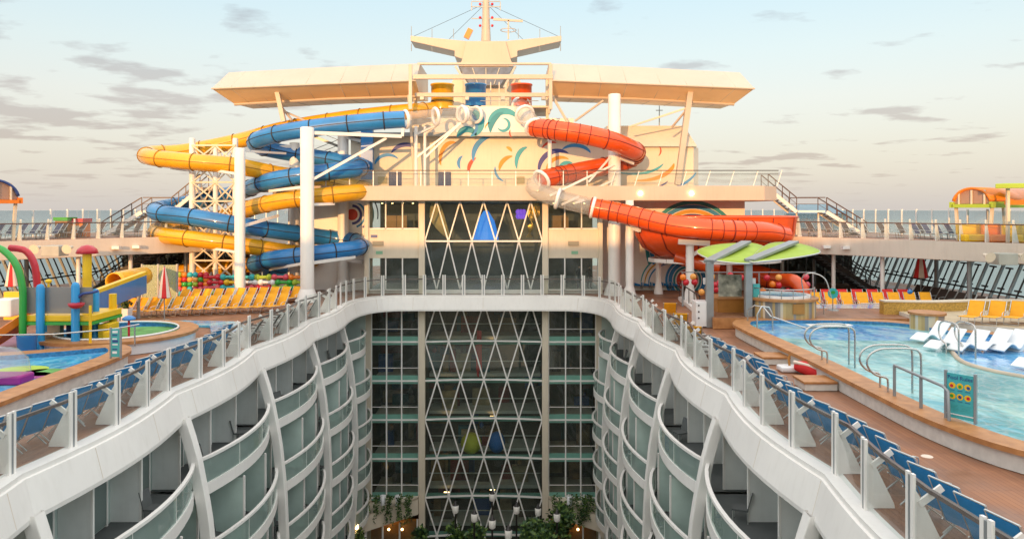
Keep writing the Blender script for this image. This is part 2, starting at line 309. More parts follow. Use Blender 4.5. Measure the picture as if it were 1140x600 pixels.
M = dict(
    tband=mat('waterline_tile', (.05, .20, .38), .3, var=.35, scale=9),
    g_gable=glass('gable_glass', (.85, .62, .50), .35, rough=.2, body=(.55, .36, .27)),
    curtain=mat('curtain', (.62, .58, .50), .8, var=.12, scale=8),
    frost3=mat('cabin_glazed_wall', (.58, .68, .64), .3, var=.08), frost2=mat('frosted_partition', (.52, .65, .60), .35, var=.08),
    white=mat('white_paint', (.84, .815, .78), .38, var=.04, scale=.6, dirt=.10),
    white2=mat('cabin_white', (.78, .79, .77), .5, var=.06, dirt=.12),
    cream=mat('cream_wall', (.72, .63, .50), .5, var=.06, scale=.5, dirt=.14),
    fascia=mat('fascia_paint', (.68, .60, .51), .45, var=.05, scale=.5, dirt=.14),
    band=mat('gallery_paint', (.54, .46, .38), .5, var=.06, scale=.5, dirt=.14), tan=mat('wing_soffit', (.90, .64, .34), .5, var=.07, scale=.4),  # band darkened for the gallery's shade; wing soffit colour holds the golden sun glow
    wing=mat('wing_skin', (.56, .47, .38), .4, var=.05, scale=.4, dirt=.10),
    grey=mat('grey_metal', (.30, .32, .33), .4, .3), steel=mat('brushed_steel', (.55, .54, .52), .25, .9, bump=.05),
    dark=mat('dark_frame', (.035, .030, .028), .45), rail=mat('rail_wood', (.10, .06, .05), .4, var=.3, scale=6),
    carpet=mat('balcony_deck', (.10, .108, .108), .8, bump=.2, bscale=80),
    deck=planks('teak_deck', (.36, .165, .085), (.30, .135, .072)),
    coping=mat('coping_wood', (.46, .19, .06), .45, var=.22, scale=3, bump=.1, col2=(.54, .25, .09)),
    tile=mat('pool_wall', (.70, .68, .62), .4, var=.10, scale=4),
    yellow=mat('yellow_shell', (.78, .40, .008), .36, coat=.45, var=.13, scale=.5, dirt=.2), blue=mat('blue_shell', (.022, .20, .52), .36, coat=.45, var=.2, scale=.5, dirt=.2),
    red=mat('red_shell', (.70, .085, .006), .36, coat=.45, var=.14, scale=.5, dirt=.2), seam=mat('seam', (.03, .03, .035), .6),
    seamr=mat('seam_red', (.20, .02, .01), .6), seamy=mat('seam_yellow', (.30, .15, .01), .6),
    sling_y=mat('yellow_sling', (.88, .40, .012), .75, var=.10, scale=3, bump=.15, bscale=200), sling_b=mat('blue_sling', (.012, .22, .52), .7, var=.15, scale=3, bump=.15, bscale=200),
    sling_n=mat('navy_sling', (.04, .06, .15), .7, var=.2), sling_k=mat('brown_sling', (.07, .05, .04), .7, var=.2), alu=mat('aluminium', (.62, .62, .60), .35, .8),
    orange=mat('orange_plastic', (.85, .22, .012), .35, coat=.3), green=mat('green_plastic', (.03, .36, .05), .35, coat=.3), lime=mat('lime_fabric', (.38, .52, .05), .6, var=.08),
    crimson=mat('crimson', (.55, .012, .03), .35, coat=.3), purple=mat('magenta', (.35, .02, .22), .4), pyellow=mat('yellow_plastic', (.85, .52, .01), .4, coat=.2),
    pblue=mat('blue_plastic', (.015, .28, .60), .4, coat=.2), teal=mat('teal_panel', (.07, .42, .42), .4), pale=mat('pale_fabric', (.80, .66, .55), .8), redf=mat('red_fabric', (.68, .03, .03), .8),
    mustard=mat('mustard_tile', (.50, .30, .06), .5, var=.35, scale=12), shellw=mat('white_shell', (.82, .83, .84), .3, coat=.3, var=.04),
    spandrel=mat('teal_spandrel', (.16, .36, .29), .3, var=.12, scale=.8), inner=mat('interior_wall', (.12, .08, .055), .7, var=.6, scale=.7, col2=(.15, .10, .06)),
    soffit=mat('soffit', (.50, .47, .42), .6), fgreen=mat('leaf', (.07, .16, .03), .5, var=.5, scale=3, col2=(.18, .28, .05)), fdark=mat('leaf_dark', (.025, .07, .02), .6, var=.5, scale=3),
    bark=mat('bark', (.10, .07, .05), .8), lawn=mat('green_floor', (.10, .30, .06), .6, var=.4, scale=2), gold=mat('gold', (.75, .45, .12), .25, .9, var=.25, scale=2),
    bluesc=mat('blue_sculpture', (.02, .25, .75), .2, coat=.5), brown=mat('brown_panel', (.40, .17, .03), .45, var=.12, scale=2), skin=mat('skin', (.45, .26, .18), .6), cloth=mat('dark_clothes', (.02, .02, .03), .8),
    hair=mat('hair', (.03, .02, .015), .7), bwin=mat('bridge_glass', (.10, .15, .24), .2, var=.3), navy=mat('navy_paint', (.03, .07, .25), .4), grass=mat('park_ground', (.12, .10, .07), .8, var=.4, scale=.6),
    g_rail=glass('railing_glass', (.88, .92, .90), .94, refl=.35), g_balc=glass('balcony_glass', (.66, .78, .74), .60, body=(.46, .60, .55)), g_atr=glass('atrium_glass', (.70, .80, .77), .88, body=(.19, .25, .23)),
    g_clear=glass('clear_tube', (.94, .94, .92), .84, body=(.80, .78, .74)), g_side=glass('side_glass', (.62, .74, .80), .85, body=(.25, .35, .42)), g_frost=glass('frosted_panel', (.55, .55, .55), .45, rough=.3, body=(.40, .38, .36)),
    g_cabin=glass('cabin_glass', (.30, .38, .36), .3, body=(.26, .32, .30)),
    lamp=emit('lamp_glow', (1, .80, .45), 9), warm=emit('warm_room_lamp', (1, .58, .24), 7), ltrn=emit('lantern_glow', (.8, .76, .7), .05),
    pool=water('pool_water', (.10, .36, .42), (.22, .50, .52), (.36, .62, .60)), poolb=water('splash_water', (.03, .22, .48), (.06, .36, .58), (.14, .50, .66), .6), ledge=water('ledge_water', (.05, .24, .56), (.12, .38, .66), (.30, .58, .74), .8, .2),
    sea=water('sea_water', (.32, .38, .37), (.34, .40, .39), (.37, .43, .41), .004, .3),  # sea base colours are paled to hold the distant haze
)
# ================================================================== SETTING
ms = MB(); ms.add([(-30000, -4000, -38), (30000, -4000, -38), (30000, 40000, -38), (-30000, 40000, -38)], [(0, 1, 2, 3)])
tag(ms.build('sea', M['sea']), kind='structure')
KINK = [-14.9, -6.7, 1.5, 9.7, 17.9, 26.1, 34.1, 42.3, 49.2]
def wb(Y):      # half width of the well at deck level
    for a, b in zip(KINK, KINK[1:]):
        if a <= Y <= b:
            t = (Y - a) / (b - a); base = 9.66 if b < 40 else (9.66 - .32 * t if b < 45 else 9.34 - .40 * t)
            return base - (.38 if b < 45 else .30) * math.sin(math.pi * t)
    return 9.0
half = []       # right half of the rim: (x, y), outward normal
for i in range(len(KINK) - 1):
    a, b = KINK[i:i + 2]
    for k in range(10 if i else 10):
        Y = a + (b - a) * k / 10; half.append(((wb(Y), Y), (1, 0)))
for k in range(13):
    t = math.pi / 2 * k / 12; ex = .72
    x = 5.2 + 3.74 * math.cos(t) ** ex; y = 49.2 + 5.8 * math.sin(t) ** ex
    n = Vector((math.cos(t) / 3.74, math.sin(t) / 5.8, 0)).normalized(); half.append(((x, y), (n.x, n.y)))
half.append(((0, 55.0), (0, 1)))
RIM = half + [((-p[0], p[1]), (-n[0], n[1])) for p, n in half[::-1][1:]]
rp = [p for p, n in RIM]; rn = [n for p, n in RIM]
pd = MB()
for i in range(len(RIM) - 1):
    q = []
    for (p, n) in (RIM[i], RIM[i + 1]):
        t = 23.6 if p[1] < 49.2 else 30
        q += [(p[0] + n[0] * .45, p[1] + n[1] * .45, -.02), (p[0] + n[0] * t, p[1] + n[1] * t, -.02)]
    pd.add(q, [(0, 1, 3, 2)])
tag(pd.build('pool_deck', M['deck']), kind='structure')
m = MB(); m.box(-14, -16, -21.5, 14, 62, -21.3); tag(m.build('park_ground', M['grass']), kind='structure')

# the rim parapet round the well
t = thing('well_parapet', 'white scalloped parapet edging the deep open well, under the glass railings', 'parapet')
m = MB(); m.sweep(rp, rn, [(.5, -1.0), (-.24, -1.14), (-.25, -1.02), (-.02, -.14), (.05, -.13), (.05, 0), (.5, 0)], closed=True)
acc = 0      # welded plate joints down the outer face
for i in range(1, len(RIM) - 1):
    acc += (Vector(rp[i]) - Vector(rp[i - 1])).length
    if acc > 2.7:
        acc = 0; p, n = rp[i], rn[i]; d = Vector((-n[1], n[0], 0)) * .012; a = Vector((p[0] - n[0] * .026, p[1] - n[1] * .026, -.16)); b = Vector((p[0] - n[0] * .243, p[1] - n[1] * .243, -1.0)); o = Vector((-n[0], -n[1], 0)) * .004; m.slab([a - d, a + d, b + d, b - d], o, 1)
m.build('parapet_body', [M['white'], M['fascia']], t)
# ------------------------------------------------------------------ cabin blocks, both sides of the well
TAB = [(-.9, 9.36), (-2.2, 8.95), (-4.3, 8.55), (-6.5, 8.32), (-9, 8.22), (-12.5, 8.28), (-16, 8.5), (-20, 8.9), (-21.4, 9.1)]
def wr(z):
    z = -z
    for (a, p), (b, q) in zip(TAB, TAB[1:]):
        if -a <= z <= -b:
            t = (z + a) / (a - b); return p + (q - p) * t
    return TAB[0][1] if z < .9 else TAB[-1][1]
BK = [1.5, 9.7, 17.9, 26.1, 34.1, 42.3, 49.6, 55.2]
FLOORS = [-3.6 - 2.95 * k for k in range(6)]
for sg, side in ((-1, 'left'), (1, 'right')):
    blk = thing('cabin_block', ('grey white tiers of curved balconies on the left wall of the well' if sg < 0 else 'grey white tiers of curved balconies on the right wall of the well'), 'cabin block', group='balcony walls facing each other across the well')
    m = MB()
    for zf in [-.75] + FLOORS: m.box(min(sg * 10.7, sg * 10.9), 0, zf - 2.95 + .01, max(sg * 10.7, sg * 10.9), 55.8, zf - .0)
    x0, x1 = sorted((sg * 8.92, sg * 10.9)); m.box(x0, 55.8, -21.3, x1, 56.0, -.8)
    m.build('cabin_wall', M['frost3'], blk)
    for Yk in BK[1:-1]:
        m = MB(); zs = [-.95 - 20.4 * i / 28 for i in range(29)]
        v = []
        for z in zs:
            x = wr(z) - .06; tw = .40 if Yk < 45 else .3
            v += [(sg * (x), Yk - tw / 2, z), (sg * (x), Yk + tw / 2, z), (sg * (x + .38), Yk + tw / 2, z), (sg * (x + .38), Yk - tw / 2, z)]
        f = [(4 * i + j, 4 * i + (j + 1) % 4, 4 * i + 4 + (j + 1) % 4, 4 * i + 4 + j) for i in range(28) for j in range(4)]
        m.add(v, f); m.build('rib', M['white'], blk, bev=.03)
    for a, b in zip(BK, BK[1:]):
        NB = 12; cab = 3 if b - a > 6 else 2
        for zf in FLOORS:
            def edge(tt, z): return wr(z) + .34 - .70 * math.sin(math.pi * tt) ** .8
            pts = [(sg * edge(k / NB, zf), a + .12 + (b - a - .24) * k / NB) for k in range(NB + 1)]
            m = MB()
            v = []
            for x, y in pts: v += [(x, y, zf - .30), (x, y, zf + .13), (x + sg * .10, y, zf + .13), (x + sg * .10, y, zf), (sg * 10.695, y, zf), (sg * 10.695, y, zf - .30)]
            mi = [0, 0, 0, 1, 0, 0]
            for k in range(NB):
                for j in range(6):
                    m.add([], []); m.f.append((6 * k + j, 6 * k + 6 + j, 6 * k + 6 + (j + 1) % 6, 6 * k + (j + 1) % 6)); m.m.append(mi[j]); m.s.append(False)
            m.v = v
            bal = m.build('balcony', [M['white'], M['carpet']], blk)
            m = MB()
            for k in range(NB):
                p, q = pts[k], pts[k + 1]; xo = sg * .05
                m.add([(p[0] + xo, p[1], zf + .13), (q[0] + xo, q[1], zf + .13), (q[0] + xo, q[1], zf + 1.02), (p[0] + xo, p[1], zf + 1.02)], [(0, 1, 2, 3)])
            m.build('glass_panel', M['g_balc'], bal, fix=False)
            m = MB()
            m.sweep([(p[0], p[1], zf + 1.06) for p in pts], [(sg, 0)] * len(pts), [(-.04, -.05), (.09, -.05), (.09, .05), (-.04, .05)])
            for k in (0, 4, 8, 12): m.box(pts[k][0] + sg * .08 - .03, pts[k][1] - .03, zf, pts[k][0] + sg * .08 + .03, pts[k][1] + .03, zf + 1.02)
            m.build('handrail', M['white'], bal)
            for c in range(cab):
                y = a + .25 + (b - a) * c / cab; tt = (y - a) / (b - a); xe = max(edge(tt, zf) + (.40 if c else .55), 9.75 if zf > -5 else 0)
                m = MB(); x0, x1 = sorted((sg * xe, sg * 10.69)); m.box(x0, y, zf + .02, x1, y + .05, zf + 2.42, 0)
                m.box(*(lambda u: (min(u, u + sg * .07), y - .015, zf + .02, max(u, u + sg * .07), y + .065, zf + 2.5))(sg * (xe - .07)), 1)
                m.build('partition', [M['white2'] if zf > -5 else M['frost2'], M['white']], bal)
                y0 = y + .35; y1 = a + .25 + (b - a) * (c + 1) / cab - .3
                x0, x1 = sorted((sg * 10.69, sg * 10.62))
                g = MB(); g.box(x0, y0, zf + .08, x1, y1, zf + 2.15, 0); xf = sorted((sg * 10.61, sg * 10.69))
                for yy in (y0, (y0 + y1) / 2, y1): g.box(xf[0] - .005, yy - .04, zf + .02, xf[1] + .005, yy + .04, zf + 2.2, 1)
                g.box(xf[0] - .008, y0 - .05, zf + 2.15, xf[1], y1 + .05, zf + 2.24, 1); g.box(xf[0] - .02, y0 + .1, zf + .1, xf[0] - .004, y0 + .1 + (y1 - y0) * (.18 + .22 * ((c * 7 + int(zf * 3)) % 3)), zf + 2.12, 2)
                dr = g.build('sliding_door', [M['g_cabin'], M['white'], M['curtain']], bal)
        # soffit plate over the top tier
    m = MB(); x0, x1 = sorted((sg * 9.9, sg * 10.69)); m.box(x0, 0, -1.12, x1, 55.2, -.95); m.build('top_ceiling', M['soffit'], blk)
# a little furniture on the nearer balconies
def balcony_chair():
    t = thing('balcony_chair', 'x', 'chair', group='dark chairs on the cabin balconies')
    m = MB(); m.box(-.25, -.25, .38, .25, .25, .43); m.build('seat', M['carpet'], t)
    m = MB(); m.slab([(-.25, .22, .42), (.25, .22, .42), (.25, .36, .95), (-.25, .36, .95)], (0, .03, .01)); m.build('backrest', M['carpet'], t)
    m = MB()
    for x in (-.23, .23):
        for y in (-.22, .24): m.bar((x, y, 0), (x, y, .4), .03, .03)
    m.build('legs', M['alu'], t)
    return t
bch = Repeat(balcony_chair())
rnd_ = random.Random(9)
for X in (-9.35, 9.35):
    for k in range(4):
        for bi, (a, b) in enumerate(zip(BK[2:6], BK[3:7])):
            for c in range(2):
                Y = a + (b - a) * (.30 + .42 * c)
                if (bi + k + c) % 3: bch.put((X + rnd_.uniform(-.2, .2), Y, FLOORS[k]), R(90 if X < 0 else -90) + rnd_.uniform(-.5, .5), 'dark chair on the %s balcony wall, %s tier down, %s rib gap, %s seat' % ('left' if X < 0 else 'right', ordn(k), ['nearest', 'second', 'third', 'fourth'][bi], ['nearer', 'farther'][c]))

# ------------------------------------------------------------------ the glass building across the far end
AY = 56.0
bld = thing('atrium_building', 'tall glass fronted building closing the far end of the well, with a white diamond lattice', 'building', (0, AY, 0), w=True)
def part(mb, name, mt, parent=bld, bev=0, fix=True): return mb.build(name, mt, parent, bev, fix)
def bow(x): return AY + .12 + .40 * (1 - (x / 4.45) ** 2)
LV = [ZA(345, AY)] + [-.69 - 2.95 * k for k in range(1, 8)]
# lower part
for x in (-4.66, 4.66): m = MB(); m.box(x - .23, AY - .22, -21.3, x + .23, AY + .3, -.6); part(m, 'column', M['cream'], bev=.02)
for x in (-8.72, 8.72): m = MB(); m.box(x - .2, AY - .15, -21.3, x + .2, AY + .3, -.6); part(m, 'column', M['cream'], bev=.02)
m = MB(); k = 0
NX = [-4.45 + 1.78 * i for i in range(6)]
def bp(x, z): return Vector((x, bow(x) - .05, z))
def lattice(m, levels, start, r=.055, flat=None):
    for li in range(len(levels) - 1):
        z1, z0 = levels[li], levels[li + 1]
        up = NX if (li + start) % 2 == 0 else [-4.45] + [x + .89 for x in NX[:-1]] + [4.45]
        lo = NX if (li + 1 + start) % 2 == 0 else [-4.45] + [x + .89 for x in NX[:-1]] + [4.45]
        pos = flat or bp
        for a in up:
            for b in lo:
                if .3 < abs(a - b) < 1.0: m.bar(pos(a, z1), pos(b, z0), .10, .10)
lat = [LV[1] + 2.95] + LV[1:]
class CutMB(MB): pass
lattice(m, lat, 1)
# trim what would stick up behind the parapet is hidden; horizontals
for z in LV[1:]:
    for a, b in zip(NX, NX[1:]):
        m.bar(bp(a, z), bp(b, z), .12, .11)
part(m, 'lattice_frame', M['white'])
m = MB(); n = 20; xs = [-4.45 + 8.9 * i / n for i in range(n + 1)]
for a, b in zip(xs, xs[1:]): m.add([(a, bow(a) + .03, -21.3), (b, bow(b) + .03, -21.3), (b, bow(b) + .03, -.6), (a, bow(a) + .03, -.6)], [(0, 1, 2, 3)])
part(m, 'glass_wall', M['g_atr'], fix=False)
for z in LV[1:7]:
    m = MB(); m.box(-4.45, AY + .75, z - .32, 4.45, AY + 1.0, z + .02, 0); m.box(-4.4, AY + 2.6, z - .25, 4.4, AY + 5, z, 1)
    m.box(-4.4, AY + 2.5, z + .95, 4.4, AY + 2.56, z + 1.02, 1)
    part(m, 'floor_slab', [M['spandrel'], M['soffit']])
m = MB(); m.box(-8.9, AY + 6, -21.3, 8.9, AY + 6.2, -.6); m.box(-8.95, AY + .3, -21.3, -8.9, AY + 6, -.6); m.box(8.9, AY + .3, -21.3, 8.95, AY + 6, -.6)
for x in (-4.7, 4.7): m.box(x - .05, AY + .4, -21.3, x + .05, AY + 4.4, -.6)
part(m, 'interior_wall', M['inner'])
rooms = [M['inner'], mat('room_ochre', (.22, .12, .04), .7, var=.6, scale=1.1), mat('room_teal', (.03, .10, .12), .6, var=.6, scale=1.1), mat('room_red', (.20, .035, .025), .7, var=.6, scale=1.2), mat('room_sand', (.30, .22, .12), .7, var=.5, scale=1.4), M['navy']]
rnd = random.Random(3)
for zi, z in enumerate(LV[1:7]):      # what stands in the rooms behind the glass
    m = MB()
    for j in range(15):
        x = rnd.uniform(-8.3, 8.3)
        if 4.2 < abs(x) < 5.2: continue
        w_, h = rnd.uniform(.2, .8), rnd.uniform(.5, 1.9); y = AY + rnd.uniform(3.0, 5.4); c = rnd.randrange(6)
        m.box(x - w_, y, z + .0, x + w_, y + .4, z + h, c)
        if j % 3 == 0: m.box(x - .9, AY + 5.7, z + 1.0, x + .9, AY + 5.8, z + 2.2, rnd.randrange(1, 6))
        if j % 4 == 0: m.lathe([(.02, h), (.16, h + .1), (.2, h + .3), (.05, h + .5), (0, h + .5)], (x, y + .2, z), 10, rnd.randrange(1, 6))
    part(m, 'furnishing', rooms)
m = MB()
for z in LV[1:7]:
    for x in (-7.4, -3.0, .6, 6.3): y = AY + rnd.uniform(1.4, 3.6); m.box(x - .2, y, z - .42 + 2.95, x + .2, y + .12, z - .39 + 2.95)
part(m, 'ceiling_lamp', M['warm'])
# side windows of the lower part, one per storey and side
for sg in (-1, 1):
    for zi in range(5):
        zt = LV[1] + 2.95 - 2.95 * zi - .0 if zi else -.6; zb = LV[zi + 1] if zi < 5 else -15.4
        x0, x1 = sorted((sg * 4.89, sg * 8.52)); fr = MB()
        for fx in (0, .36, .68, 1):
            x = sg * 4.92 + (sg * 8.5 - sg * 4.92) * fx; fr.box(x - .05, AY - .02, zb, x + .05, AY + .1, zt)
        fr.box(x0, AY - .03, zb - .06, x1, AY + .11, zb + .06); fr.box(x0, AY + .0, zb + .95, x1, AY + .06, zb + .99)
        wd = part(fr, 'window', M['white'])
        g = MB(); g.add([(x0, AY + .07, zb), (x1, AY + .07, zb), (x1, AY + .07, zt), (x0, AY + .07, zt)], [(0, 1, 2, 3)]); g.build('pane', M['g_atr'], wd, fix=False)
        g = MB(); g.box(x0, AY + .03, zb - .22, x1, AY + .062, zb + .42); g.build('spandrel', M['spandrel'], wd)
        g = MB(); g.box(x0, AY + .25, zb - .30, x1, AY + 4.4, zb - .02); g.build('room_floor', M['soffit'], wd)
    # the white portal at the foot
    m = MB(); zt, zb = ZA(556, 55.5), ZA(576, 55.5); xa, xb = sg * 4.9, sg * 8.9
    m.slab([(xa, 55.4, ZA(557, 55)), (xb, 53.4, ZA(572, 54)), (xb, 53.4, ZA(590, 54)), (xa, 55.4, ZA(575, 55))], (0, .35, 0))
    m.slab([(xa, 55.4, ZA(557, 55)), (xb, 53.4, ZA(572, 54)), (xb, AY, ZA(572, 54)), (xa, AY, ZA(557, 55))], (0, 0, -.08))
    m.slab([(xb, 53.4, ZA(590, 54)), (xb - sg * .35, 53.6, ZA(589, 54)), (xb - sg * .35, 53.6, -21.3), (xb, 53.4, -21.3)], (0, .3, 0))
    po = part(m, 'portal', M['cream'])
    m = MB()
    for fx in (.02, .33, .62, .9):
        x = xa + (xb - xa) * fx; y = 55.7 - 2 * fx; m.box(x - .06, y, -21.3, x + .06, y + .1, ZA(582, 55))
    m.build('door_frame', M['white'], po)
    m = MB(); m.add([(xa, 55.76, -21.3), (xb, 53.76, -21.3), (xb, 53.76, -17), (xa, 55.76, -17)], [(0, 1, 2, 3)]); m.build('door_glass', M['g_atr'], po, fix=False)
    m = MB(); x0, x1 = sorted((xa, xb)); m.box(x0, 55.95, -21.3, x1, 55.98, -17, 0); m.build('lit_lobby_wall', M['brown'], po)
    m = MB()
    for fx in (.3, .55): m.ball((xa + (xb - xa) * fx, 55.5, -17.6), .10, 8)
    m.build('lobby_lamp', M['warm'], po)
# upper part, above the promenade
for x, w_ in ((-4.66, .22), (4.66, .22), (-8.85, .16), (8.85, .16)): m = MB(); m.box(x - w_, AY - w_ + .02, .0, x + w_, AY + .3, 7.0); part(m, 'upper_column', M['cream'], bev=.02)
def up_(x, z): return Vector((x, AY - .02, z))
m = MB(); zz = [7.0, ZA(268.5, AY), .30]
lattice(m, zz, 1, flat=up_); m.box(-4.44, AY - .08, zz[1] - .06, 4.44, AY + .04, zz[1] + .06); m.box(-4.44, AY - .08, .0, 4.44, AY + .04, .32)
part(m, 'upper_lattice', M['white'])
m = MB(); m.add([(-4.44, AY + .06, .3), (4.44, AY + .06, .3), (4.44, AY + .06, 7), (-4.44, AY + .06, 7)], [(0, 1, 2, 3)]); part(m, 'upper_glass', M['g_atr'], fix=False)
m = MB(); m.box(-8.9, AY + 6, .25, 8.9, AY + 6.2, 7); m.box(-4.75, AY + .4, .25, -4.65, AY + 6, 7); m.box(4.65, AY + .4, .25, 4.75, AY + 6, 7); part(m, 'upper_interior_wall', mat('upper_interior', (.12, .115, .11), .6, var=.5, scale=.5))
m = MB(); m.box(-8.95, AY + .1, .0, 8.95, AY + 6, .26); m.box(-8.95, AY + .3, 6.9, 8.95, AY + 6, 7.02); part(m, 'upper_floor', M['soffit'])
for sg in (-1, 1):
    x0, x1 = sorted((sg * 4.88, sg * 8.69)); z1, z2 = ZA(285, AY), ZA(256, AY)
    m = MB(); m.box(x0, AY, z1 - .1, x1, AY + .2, z2); m.box(x0, AY - .05, z1 - .16, x1, AY, z1 - .02); m.box(x0, AY - .05, z2 - .02, x1, AY, z2 + .06); part(m, 'wall_panel', M['cream'])
    for nm, za, zb, kk in (('window', z2 + .06, 7.0, 3), ('door', .26, z1 - .16, 3)):
        m = MB()
        for k in range(kk + 1): x = x0 + (x1 - x0) * k / kk; m.box(x - .045, AY + .0, za, x + .045, AY + .12, zb)
        m.box(x0, AY + .0, za, x1, AY + .12, za + .08)
        wd = part(m, nm, M['white']); g = MB(); g.add([(x0, AY + .07, za), (x1, AY + .07, za), (x1, AY + .07, zb), (x0, AY + .07, zb)], [(0, 1, 2, 3)]); g.build('pane', M['g_atr'], wd, fix=False)
    m = MB(); m.box(x0, AY + .3, z1, x1, AY + 6, z2 - .02); part(m, 'room_ceiling', M['soffit'])
    m = MB(); xl = sg * 7.9 if sg < 0 else 6.9
    m.box(xl - .5, AY - .12, ZA(273.5, AY), xl + .3, AY, ZA(268.5, AY)); part(m, 'vent_box', mat('vent_grey%d' % (sg + 1), (.33, .31, .24), .6))
    m = MB(); m.box(xl - .25, AY - .04, ZA(283, AY), xl + .25, AY, ZA(279.5, AY)); part(m, 'exit_sign', mat('exit_green%d' % (sg + 1), (.25, .50, .33), .5))
m = MB(); m.box(XA(413, AY), AY - .06, ZA(264.5, AY), XA(420, AY), AY, ZA(261.5, AY)); part(m, 'blue_plaque', M['navy'])
for x, y, s_ in ((6.2, AY + 2.2, 1), (5.6, AY + 1.5, .9), (-6.5, AY + 2, 1), (-7.4, AY + 2.5, 1.1)):
    m = MB(); m.box(x - .4, y, 4.9, x + .4, y + .4, 5.9); part(m, 'room_cabinet', [M['brown']])
m = MB()
for x in (-8, -7.2, -6.4, -5.6, 5.4, 6.2, 7.0, 7.8): m.lathe([(0, 0), (.07, 0), (.07, .04), (0, .04)], (x, AY + 1.6, 2.72), 8); m.lathe([(0, 0), (.07, 0), (.07, .04), (0, .04)], (x, AY + 1.8, 6.84), 8)
part(m, 'upper_ceiling_lamp', M['warm'])
# things hung and stood in the atrium
def scul(name, lab, cat, mb, mt, loc): 
    t = thing(name, lab, cat, loc, w=True); mb.build(name + '_body', mt, t); return t
m = MB(); c = W(524.5, 493, 57.6); m.ball(c, .82, 18); tag(m.build('yellow_ball', mat('ball_yellow', (.55, .50, .02), .6, bump=.6, bscale=12)), 'round yellow green ball hanging behind the diamond glass', 'ball')
m = MB(); c = W(553, 492, 57.6); m.ball(c, .66, 18, sz=1.25); tag(m.build('blue_ball', mat('ball_blue', (.02, .13, .45), .6, bump=.6, bscale=12)), 'egg shaped blue ball hanging behind the diamond glass', 'ball')
m = MB(); p = [W(531, 368, 58.3), W(536, 368, 58.3), W(536.5, 412, 58.3), W(530, 412, 58.3)]; m.slab(p, (0, .08, 0)); m.slab([W(529, 385, 58.5), W(537, 380, 58.5), W(533, 420, 58.5), W(531, 418, 58.5)], (0, .3, 0)); tag(m.build('red_drape', M['redf']), 'long red cloth hanging behind the upper diamonds of the glass', 'drape')
m = MB(); m.lathe([(1.0, 0), (.95, .3), (.8, 1.0), (.66, 1.5), (.35, 2.0), (.2, 2.25), (0, 2.3)], W(541, 267, 58) , 14, sm=False, ax=.6)
tag(m.build('blue_sculpture', emit('blue_lit_glass', (.01, .22, .85), .55)), 'bright blue glowing faceted sculpture in the upper atrium glass', 'sculpture')
m = MB()
for k in range(15):
    a = k / 14; m.tube(spline([W(481 + 8 * a, 226, 57.2), W(478 + 16 * a, 240, 56.9 + .4 * a), W(486 + 12 * a, 254, 57), W(497 + 4 * a, 264, 57.3)], .4), .05, 5)
tag(m.build('ribbon_sculpture', mat('ribbon_cream', (.60, .45, .24), .4, .3)), 'twisted cream strands of a hanging sculpture behind the upper left diamonds', 'sculpture')
m = MB()
for k in range(9):
    a = k / 8; m.tube(spline([W(590 + 10 * a, 226, 57.2), W(588 + 12 * a, 240, 57 + .4 * a), W(594 - 6 * a, 252, 57), W(586 + 6 * a, 264, 57.3)], .4), .07, 5)
tag(m.build('golden_sculpture', M['gold']), 'golden twisted strands of a hanging sculpture behind the upper right diamonds', 'sculpture')
m = MB()
for k in range(6): m.ball(W(577 + 3 * (k % 3), 236 + 5 * (k // 3), 57.6 + .2 * k), .22, 8)
tag(m.build('purple_lamp', emit('purple_glow', (.16, .05, .55), .8)), 'small purple glowing lamp cluster behind the upper right diamonds', 'lamp')

